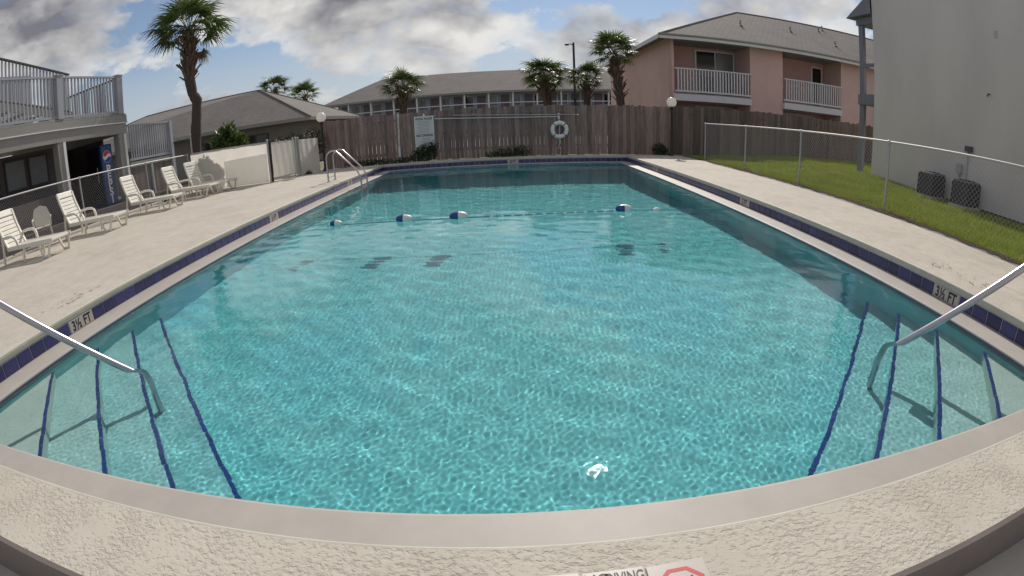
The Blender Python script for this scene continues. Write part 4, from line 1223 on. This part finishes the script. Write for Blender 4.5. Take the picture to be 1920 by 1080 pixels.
# ------------------------------------------------------------------ pink apartment building with white balconies
def pink_building():
    Y = 20.0; X0, X1 = 6.85, 24.0; YB = 31.9
    root = empty('pink_building', (X0, Y, 0), 0, 'pink two storey apartment building with white balconies', 'building')
    def box(name, m, x0, x1, y0, y1, z0, z1, parent=root):
        b = MB(); b.box(x0 - X0, x1 - X0, y0 - Y, y1 - Y, z0, z1); return b.build(name, m, parent)
    ze = 4.95
    box('end_wall', M_PINK, X0, X0 + 0.2, Y, YB, -0.2, ze)
    box('corner_trim', M_PINKDARK, X0 - 0.012, X0 + 0.09, Y - 0.012, Y + 0.06, -0.2, ze - 0.01)
    piers = [(10.68, 12.42), (15.90, 18.2), (21.4, 24.0)]
    for a, b in piers: box('pier', M_PINK, a, b, Y, Y + 1.5, -0.2, ze)
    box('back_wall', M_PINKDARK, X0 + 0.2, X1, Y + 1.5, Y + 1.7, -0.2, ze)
    bays = [(X0 + 0.2, 10.68), (12.42, 15.90), (18.2, 21.4)]
    for i, (a, b) in enumerate(bays):
        box('balcony_slab', M_WHITEPAINT, a - (0.06 if i == 0 else 0), b - 0.005, Y - 0.16, Y + 1.5, 2.22, 2.50)
        box('slab_shadow_strip', M_BEAM, a, b - 0.005, Y - 0.13, Y - 0.03, 2.505, 2.545)  # darker strip standing for the shadow line under the balcony rail
        baluster_rail(root, (a - X0 + 0.0, -0.10, 0), (b - X0 - 0.02, -0.10, 0), 2.63, 3.60, 0.135, M_WHITEPAINT, w=0.05, cap=0.09, part='balcony_railing')
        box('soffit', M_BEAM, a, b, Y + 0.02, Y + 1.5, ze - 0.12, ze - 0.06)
    def glazed(name, x0, x1, z0, z1, m1, split=True):
        f = box(name, M_WHITEPAINT, x0, x1, Y + 1.43, Y + 1.498, z0, z1)
        t = 0.08
        if split:
            xm = (x0 + x1) / 2
            box('pane', m1, x0 + t, xm - 0.03, Y + 1.415, Y + 1.428, z0 + t, z1 - t, f); box('pane', M_GLASS2, xm + 0.03, x1 - t, Y + 1.415, Y + 1.428, z0 + t, z1 - t, f)
        else: box('pane', m1, x0 + t, x1 - t, Y + 1.415, Y + 1.428, z0 + t, z1 - t, f)
    glazed('sliding_door', 8.58, 10.60, 2.52, 4.72, M_DARKGLASS)
    glazed('door', 15.05, 15.75, 2.52, 4.62, M_DARKGLASS, False)
    glazed('sliding_door', 18.6, 20.6, 2.52, 4.7, M_DARKGLASS)
    glazed('sliding_door', 8.6, 10.5, 0.0, 2.1, M_DARKGLASS); glazed('sliding_door', 13.2, 15.2, 0.0, 2.1, M_DARKGLASS)
    # roof: hip at the near end
    q = lambda x, y, z: (x - X0, y - Y, z)
    A, B, C, D = q(6.25, 19.45, ze), q(25, 19.45, ze), q(25, 32.6, ze), q(6.25, 32.6, ze)
    P, Q = q(13.1, 26.0, 7.9), q(25, 26.0, 7.9)
    r = MB(); r.poly([A, B, Q, P]); r.poly([C, D, P, Q]); r.poly([D, A, P]); r.poly([A, D, C, B])
    rf = r.build('roof', M_SHINGLE, root)
    f = MB()
    f.box(6.23 - X0, 25 - X0, -0.585, -0.55, ze - 0.17, ze + 0.012); f.box(6.215 - X0, 6.25 - X0, -0.585, 12.6, ze - 0.17, ze + 0.01)
    f.build('fascia', M_WHITEPAINT, rf)
    gt = MB(); gt.tube([q(6.25, 19.40, ze + 0.0), q(25, 19.40, ze + 0.0)], 0.05, 6); gt.build('gutter', M_BEAM, rf)
    cp = MB()
    for a, b in ((A, P), (P, Q), (D, P)): cp.tube([a, b], 0.06, 6)
    cp.build('ridge_cap', M_SHINGLE, rf)
    for (x, y) in ((11.6, 22.6), (14.9, 23.1), (16.9, 21.7), (17.9, 24.6), (18.6, 25.2)):
        z = ze + (y - 19.45) * (7.9 - ze) / 6.55
        v = MB(); v.tube([q(x, y, z - 0.05), q(x, y, z + 0.28)], 0.05, 8); v.lathe([(0.12, 0), (0.06, 0.06)], q(x, y, z), 8); v.build('vent_pipe', M_BEAM, rf)
    root.location = (7.88, 23.0, -0.19); root.scale = (1.15, 1.15, 1.15)
    return root
pink_building()

# ------------------------------------------------------------------ large cream building beside the lawn
def cream_building():
    X, Y1, ZT = 11.3, 12.42, 6.0
    root = empty('cream_building', (X, Y1, 0), 0, 'large blank cream stucco building end beside the lawn', 'building')
    def box(name, m, x0, x1, y0, y1, z0, z1, parent=root):
        b = MB(); b.box(x0 - X, x1 - X, y0 - Y1, y1 - Y1, z0, z1); return b.build(name, m, parent)
    box('wall', M_STUCCO, X, X + 9, -4, Y1, -0.25, ZT)
    r = MB(); q = lambda x, y, z: (x - X, y - Y1, z)
    A, B, C, D = q(X - 0.1, -4.5, ZT), q(X + 9.5, -4.5, ZT), q(X + 9.5, Y1 + 0.05, ZT), q(X - 0.1, Y1 + 0.05, ZT)
    P, Q = q(X + 4.5, -4.5, ZT + 2.2), q(X + 4.5, Y1 + 0.05, ZT + 2.2)
    r.poly([A, D, Q, P]); r.poly([B, P, Q, C]); r.poly([A, B, C, D]); r.poly([A, P, B]); r.poly([D, C, Q])
    r.build('roof', M_SHINGLE, root)
    # end porch with posts past the corner
    mg = mat('porch_grey', (0.20, 0.20, 0.24), 0.7, var=0.1, vscale=3)
    box('porch_post', mg, X + 0.22, X + 0.34, 13.20, 13.42, -0.1, 5.05)
    box('porch_post', mg, X + 0.22, X + 0.30, 12.52, 12.62, -0.1, 5.05)
    box('porch_floor', mg, X + 0.16, X + 3, 12.44, 13.44, 2.38, 2.72)
    box('porch_rail', mg, X + 0.22, X + 0.28, 12.63, 13.19, 3.62, 3.74)
    box('porch_beam', mg, X + 0.16, X + 3, 12.44, 13.46, 5.06, 5.30)
    rf = MB(); rf.poly([q(X - 0.05, 13.75, 5.31), q(X + 3, 13.75, 5.31), q(X + 3, 12.43, 6.0), q(X - 0.05, 12.43, 6.0)])
    rf.poly([q(X - 0.05, 13.75, 5.305), q(X - 0.05, 12.43, 5.305), q(X + 3, 12.43, 5.305), q(X + 3, 13.75, 5.305)]); rf.poly([q(X - 0.05, 13.75, 5.31), q(X - 0.05, 12.43, 6.0), q(X - 0.05, 12.43, 5.31)])
    rf.build('porch_roof', mg, root)
    # fittings on the wall
    m2 = mat('grey_box', (0.40, 0.40, 0.40), 0.5)
    box('junction_box', m2, X - 0.10, X - 0.002, 8.56, 8.74, 0.78, 1.02)
    c = MB(); c.tube([q(X - 0.03, 8.40, 0.1), q(X - 0.03, 8.40, 1.36)], 0.018, 8); c.tube([q(X - 0.03, 8.64, 0.3), q(X - 0.03, 8.64, 0.78)], 0.018, 8); c.build('conduit', m2, root)
    box('meter_box', mat('dark_box', (0.10, 0.08, 0.12), 0.5), X - 0.14, X - 0.002, 8.25, 8.45, 1.36, 1.50)
    s = MB(); s.tube([q(X, 7.76, 2.84), q(X - 0.09, 7.76, 2.83), q(X - 0.12, 7.76, 2.77)], 0.02, 8); s.build('spout', mat('dark_box', (0, 0, 0)), root)
    box('wall_mark', mat('stucco_patch', (0.50, 0.46, 0.43), 0.9), X - 0.006, X - 0.001, 7.44, 7.58, 4.2, 4.40)
    box('base_strip', M_DIRT, X - 0.03, X - 0.001, -4, Y1, -0.2, 0.05)
cream_building()

def ac_unit(y0, y1, label):
    x0, x1, h = 10.55, 11.08, 0.62
    zb = 0.04
    root = empty('condenser_unit', ((x0 + x1) / 2, (y0 + y1) / 2, zb), 0, label, 'air conditioner', 'condenser units by the cream wall')
    hx, hy = (x1 - x0) / 2, (y1 - y0) / 2
    md = mat('condenser_grey', (0.055, 0.05, 0.055), 0.6, var=0.2, vscale=8)
    b = MB(); b.box(-hx - 0.05, hx + 0.05, -hy - 0.05, hy + 0.05, -0.1, 0.03); b.build('pad', M_WALK, root)
    b = MB(); b.box(-hx + 0.02, hx - 0.02, -hy + 0.02, hy - 0.02, 0.03, h - 0.05); b.build('coil', md, root)
    t = MB(); t.box(-hx, hx, -hy, hy, h - 0.05, h); bevel(t.build('lid', mat('condenser_lid', (0.16, 0.15, 0.16), 0.5), root), 0.012)
    g = MB(); 
    for r_ in (0.10, 0.17, 0.24): g.tube([(r_ * math.cos(R(a)), r_ * math.sin(R(a)), h + 0.012) for a in range(0, 360, 20)], 0.006, 5, closed=True)
    g.build('fan_guard', md, root)
    sl = MB(); sl.box(-0.008, 0.008, -hy + 0.01, hy - 0.01, 0, 0.022); me = sl.mesh('louver'); me.materials.append(mat('condenser_louver', (0.10, 0.09, 0.10), 0.5))
    s2 = MB(); s2.box(-hx + 0.01, hx - 0.01, -0.008, 0.008, 0, 0.022); me2 = s2.mesh('louver'); me2.materials.append(MATS['condenser_louver'])
    for k in range(11):
        z = 0.06 + k * 0.05
        o = bpy.data.objects.new('louver', me); COL.objects.link(o); o.parent = root; o.location = (-hx, 0, z)
        o = bpy.data.objects.new('louver', me2); COL.objects.link(o); o.parent = root; o.location = (0, -hy, z)
    for sx in (-1, 1):
        for sy in (-1, 1):
            c = MB(); c.box(sx * hx - 0.018, sx * hx + 0.018, sy * hy - 0.018, sy * hy + 0.018, 0.03, h - 0.052); c.build('corner_post', md, root)
ac_unit(9.00, 9.54, 'dark condenser unit farther along the cream wall')
ac_unit(7.74, 8.28, 'dark condenser unit below the junction box on the cream wall')

# ------------------------------------------------------------------ palms and shrubs
def frond_mesh(seed, m=None, pet=0.92, fan=0.74, segs=24):
    rr = random.Random(seed); V = []; F = []
    mb = MB()
    # petiole: a slim arched strip
    pts = [(pet * t, 0, 0.10 * math.sin(t * 2.2) * pet) for t in np.linspace(0, 1, 5)]
    mb.tube(pts, [0.022, 0.018, 0.015, 0.013, 0.010], 4)
    ex = Vector(pts[-1])
    for k in range(segs):
        u = -1 + 2 * k / (segs - 1)
        a = u * R(128) + rr.uniform(-0.03, 0.03)
        ln = fan * (1.0 - 0.28 * abs(u) ** 1.5) * rr.uniform(0.86, 1.08)
        # costapalmate: the fan folds in a V along the midrib and its tips droop
        droop = rr.uniform(0.22, 0.62)
        w0 = 0.020 * fan / 0.8
        c, s = math.cos(a), math.sin(a)
        prev = None
        row = []
        for j, t in enumerate((0.0, 0.38, 0.72, 1.0)):
            w = (w0 * 0.9, w0 * 1.75, w0 * 1.15, 0.001)[j]
            r_ = ln * t
            z = -0.20 * abs(s) * r_ * (-1) * 0.8 - droop * fan * t ** 2.6 * (0.55 + 0.45 * rr.random()) - 0.12 * t * t
            x = ex.x + c * r_ * (1 - 0.12 * t) + 0.12 * t
            y = s * r_
            row.append(((x - s * -w * 0 - s * w, y + c * w, ex.z + z), (x + s * w, y - c * w, ex.z + z - 0.006)))
        base = len(mb.v)
        for (p, q) in row: mb.v += [p, q]
        for j in range(3): mb.f.append((base + 2 * j, base + 2 * j + 1, base + 2 * j + 3, base + 2 * j + 2))
    me = mb.mesh('frond'); me.materials.append(m or M_FROND)
    return me
M_DEADFROND = mat('dead_frond', (0.20, 0.145, 0.085), 0.7, var=0.3, vscale=3, rand=0.3, transl=0.2)
FR = [frond_mesh(i) for i in range(6)]
FRD = [frond_mesh(40 + i, M_DEADFROND, fan=0.62) for i in range(2)]
def palm(base, top, crown_r, n, label, trunk_r=0.17, path=None, boots=40, boot_h=1.2, droop=1.0, seed=1):
    rr = random.Random(seed)
    base = Vector(base); top = Vector(top)
    root = empty('palm_tree', base, 0, label, 'palm tree', 'cabbage palms')
    pts = [Vector(p) - base for p in path] if path else [Vector((0, 0, -0.2)), (top - base) * 0.5 + Vector((rr.uniform(-.08, .08), 0, 0)), top - base]
    # refine the trunk line and make it a little lumpy
    fine = []; rad = []
    m = len(pts) - 1
    for i in range(m):
        for k in range(5):
            t = k / 5; fine.append(pts[i].lerp(pts[i + 1], t)); rad.append(trunk_r * rr.uniform(0.90, 1.10))
    fine.append(pts[-1]); rad.append(trunk_r * 1.1)
    t = MB(); t.tube(fine, rad, 14); autosmooth(t.build('trunk', M_TRUNK, root), 70)
    # old leaf bases below the crown
    tp = top - base; bm = MB(); bm.add([(-0.035, -0.02, 0), (0.035, -0.02, 0), (0.035, 0.015, 0), (-0.035, 0.015, 0), (-0.024, 0.11, 0.28), (0.024, 0.11, 0.28), (0.024, 0.135, 0.275), (-0.024, 0.135, 0.275)],
            [(0, 1, 5, 4), (1, 2, 6, 5), (2, 3, 7, 6), (3, 0, 4, 7), (4, 5, 6, 7)])
    me = bm.mesh('boot'); me.materials.append(M_BOOT)
    for k in range(boots):
        z = boot_h * k / boots
        a = k * 2.4
        # follow the trunk line
        p = tp.copy(); tot = 0
        for i in range(len(fine) - 1, 0, -1):
            seg = (fine[i] - fine[i - 1]).length
            if tot + seg >= z:
                p = fine[i].lerp(fine[i - 1], (z - tot) / seg); break
            tot += seg
        o = bpy.data.objects.new('boot', me); COL.objects.link(o); o.parent = root
        o.location = p + Vector((-math.sin(a), math.cos(a), 0)) * trunk_r * 0.85
        o.rotation_euler = (rr.uniform(-0.5, 0.15), rr.uniform(-0.3, 0.3), a); s_ = rr.uniform(0.8, 1.45) * trunk_r / 0.17; o.scale = (s_, s_, s_)
    sc = crown_r / 1.45
    for k in range(n):
        f = (k + 0.5) / n
        el = math.asin(max(-0.85, min(0.98, 1.0 - 1.62 * f * droop))) 
        a = k * 2.39996 + rr.uniform(-0.25, 0.25)
        o = bpy.data.objects.new('frond', FR[k % len(FR)]); COL.objects.link(o); o.parent = root
        o.location = tp + Vector((0, 0, -0.05 + 0.12 * (1 - f)))
        o.rotation_euler = (rr.uniform(-0.35, 0.35), -el + rr.uniform(-0.12, 0.12), a)
        s_ = sc * rr.uniform(0.86, 1.12) * (0.82 + 0.25 * math.sin(math.pi * min(1, f + 0.1))); o.scale = (s_, s_, s_)
    for k in range(max(3, n // 7)):
        a = rr.uniform(0, 6.28)
        o = bpy.data.objects.new('dead_frond', FRD[k % 2]); COL.objects.link(o); o.parent = root
        o.location = tp + Vector((0, 0, -0.15)); o.rotation_euler = (rr.uniform(-0.5, 0.5), rr.uniform(0.75, 1.25), a)
        s_ = sc * rr.uniform(0.5, 0.8); o.scale = (s_, s_, s_)
    return root
palm((-12.9, 17.8, -0.2), (-12.88, 17.82, 6.55), 1.78, 34, 'tall palm with leaning trunk beside the bar deck', 0.225,
     path=[(-12.9, 17.8, -0.2), (-12.86, 17.83, 1.9), (-12.74, 17.9, 3.0), (-12.70, 17.95, 3.65), (-12.84, 17.86, 3.95), (-12.95, 17.78, 4.9), (-12.90, 17.82, 6.4)], boots=110, boot_h=1.9, droop=0.74, seed=4)
palm((-7.3, 35.2, -0.2), (-7.3, 35.2, 4.15), 1.55, 34, 'short bushy palm in front of the motel, past the rules sign', 0.30, boots=40, boot_h=1.5, droop=0.8, seed=7)
palm((5.06, 30.6, -0.2), (5.06, 30.6, 3.8), 1.25, 30, 'small palm beside the street lamp behind the fence', 0.22, boots=30, boot_h=1.2, droop=0.8, seed=9)
palm((5.62, 23.35, -0.2), (5.22, 23.4, 4.45), 1.22, 36, 'palm against the corner of the pink building', 0.19, boots=60, boot_h=2.2, droop=0.76, seed=12,
     path=[(5.6, 23.35, -0.2), (5.55, 23.37, 1.6), (5.42, 23.4, 2.9), (5.22, 23.4, 4.35)])
palm((-19.9, 40.3, -0.2), (-19.9, 40.3, 6.0), 1.45, 26, 'palm top showing over the hip roof peak', 0.22, boots=8, boot_h=0.8, droop=0.78, seed=15)
palm((-17.5, 41.4, -0.2), (-17.5, 41.4, 5.1), 1.50, 26, 'palm top showing over the falling slope of the hip roof', 0.22, boots=8, boot_h=0.8, droop=0.78, seed=18)

def leaf_cloud(seed, blobs, n, size, stretch=1.0):
    """leaf-sized faces spread through several overlapping clumps"""
    rs = np.random.RandomState(seed)
    vols = np.array([b[3] * b[4] * b[5] for b in blobs]); pick = rs.choice(len(blobs), n, p=vols / vols.sum())
    B = np.array(blobs)[pick]
    d = rs.normal(size=(n, 3)); d /= np.linalg.norm(d, axis=1)[:, None]
    r = rs.rand(n) ** 0.42
    C = B[:, :3] + d * r[:, None] * B[:, 3:6]
    ax = d + rs.normal(size=(n, 3)) * 0.7; ax /= np.linalg.norm(ax, axis=1)[:, None]
    t = np.cross(ax, rs.normal(size=(n, 3))); t /= np.linalg.norm(t, axis=1)[:, None]
    s = size * rs.uniform(0.6, 1.3, n)[:, None]
    u = ax * s * stretch; v = t * s * 0.32
    V = np.stack([C - u * 0.5, C + v, C + u * 0.6, C - v], 1).reshape(-1, 3)
    return V, np.arange(4 * n).reshape(-1, 4)
def shrub(name, loc, blobs, n, size, m, label, cat='shrub', stems=5, group=None, stretch=1.0, seed=1):
    root = empty(name, loc, 0, label, cat, group)
    V, F = leaf_cloud(seed, blobs, n, size, stretch)
    me = fast_mesh('foliage', V, F); link('foliage', me, m, root)
    rr = random.Random(seed); b = MB()
    for k in range(stems):
        t = blobs[k % len(blobs)]
        b.tube([(rr.uniform(-.08, .08), rr.uniform(-.06, .06), -0.1), (t[0] * 0.5 + rr.uniform(-.05, .05), t[1] * 0.5, t[2] * 0.5), (t[0], t[1], t[2])], [0.03, 0.02, 0.008], 5)
    b.build('stem', M_BARK, root)
    return root
palm((2.62, 29.9, -0.2), (2.4, 29.9, 3.85), 1.42, 40, 'broad full palm in front of the motel, above the life ring', 0.27, boots=44, boot_h=1.5, droop=0.86, seed=23)
shrub('oleander', (-10.4, 16.5, 0), [(0, 0, 1.75, .5, .5, .42), (-.4, .1, 1.6, .4, .4, .4), (.45, 0, 1.6, .45, .4, .4), (0.1, 0, 2.1, .32, .3, .25), (0, 0, 1.1, .5, .4, .5)], 1800, 0.16, M_LEAFY, 'leafy green oleander rising over the pale screen', seed=21, stretch=1.3)
shrub('shrub', (-2.95, 18.0, 0), [(0, 0, .32, .42, .13, .34), (-.35, 0, .22, .3, .12, .24), (.28, 0, .5, .22, .10, .25)], 900, 0.075, M_LEAFD, 'dark shrub at the foot of the rules sign', group='dark shrubs along the far fence', seed=31)
shrub('shrub', (0.05, 18.02, 0), [(0, 0, .15, .6, .10, .19), (.5, 0, .18, .3, .10, .22), (-.55, 0, .10, .35, .1, .13)], 700, 0.075, M_LEAFD, 'low dark shrub below the rescue poles', group='dark shrubs along the far fence', seed=32)
shrub('shrub', (5.72, 17.98, 0), [(0, 0, .22, .28, .11, .26), (.22, 0, .15, .18, .1, .18)], 500, 0.075, M_LEAFD, 'dark shrub beside the lamp post near the lawn', group='dark shrubs along the far fence', seed=33)
shrub('shrub', (-5.2, 17.95, 0), [(0, 0, .10, 1.0, .12, .13), (1.4, 0, .10, .6, .1, .14)], 900, 0.07, M_LEAFD, 'low dark growth under the gapped boards by the ladder', group='dark shrubs along the far fence', seed=34)
shrub('shrub', (-8.2, 17.6, 0), [(0, 0, 1.0, .8, .3, .6), (-1.2, .2, .9, .8, .3, .6), (-2.6, .6, 1.0, .8, .3, .6), (0.9, .2, 1.1, .5, .3, .6)], 3600, 0.11, M_LEAFD, 'dark hedge growth behind the pale screen', 'hedge', seed=35)
shrub('weeds', (-7.2, 16.75, 0), [(0, 0, .05, .18, .14, .07)], 140, 0.06, M_LEAFY, 'small weeds growing under the pale screen', 'weeds', seed=36)
shrub('weeds', (-11.4, 13.6, 0), [(0, 0, .15, .25, .5, .18)], 260, 0.10, M_LEAFY, 'bright weeds behind the fence by the fourth chair', 'weeds', seed=37)
# leafy trees along the horizon behind the house and beside the motel
def far_tree(x, y, h, w, seed, label):
    root = empty('far_tree', (x, y, 0), 0, label, 'tree', 'trees beyond the motel')
    rr = random.Random(seed)
    blobs = [(rr.uniform(-w, w) * .6, rr.uniform(-w, w) * .4, h * rr.uniform(.55, .92), w * .42, w * .4, h * .14) for _ in range(9)]
    V, F = leaf_cloud(seed, blobs, 2600, 0.42); link('crown', fast_mesh('crown', V, F), M_LEAFD, root)
    t = MB(); t.tube([(0, 0, -0.2), (0, 0, h * .6)], [0.3, 0.18], 8)
    for b in blobs: t.tube([(0, 0, h * .45), (b[0], b[1], b[2])], [0.12, 0.03], 5)
    t.build('trunk', M_BARK, root)
far_tree(20.5, 66, 6.5, 3.2, 51, 'leafy tree past the motel end, mostly behind the pink building')

# street lamp on a tall pole
def street_lamp():
    root = empty('street_lamp', (8.36, 59.4, 0), 0, 'tall dark street lamp pole standing in front of the motel', 'street lamp')
    root.location = (7.6, 54.0, 0)
    b = MB(); b.tube([(0, 0, -0.2), (0, 0, 10.1)], [0.16, 0.12], 10); autosmooth(b.build('pole', M_BLACKPOLE, root))
    b = MB(); b.tube([(0, 0, 9.8), (-0.35, 0, 9.95), (-0.6, 0, 9.92)], 0.05, 6); b.build('arm', M_BLACKPOLE, root)
    h = MB(); h.lathe([(0.0, 0.12), (0.16, 0.06), (0.24, -0.04), (0.22, -0.12), (0.0, -0.14)], (-0.72, 0, 9.9), 12); autosmooth(h.build('lamp_head', M_BLACKPOLE, root))
street_lamp()
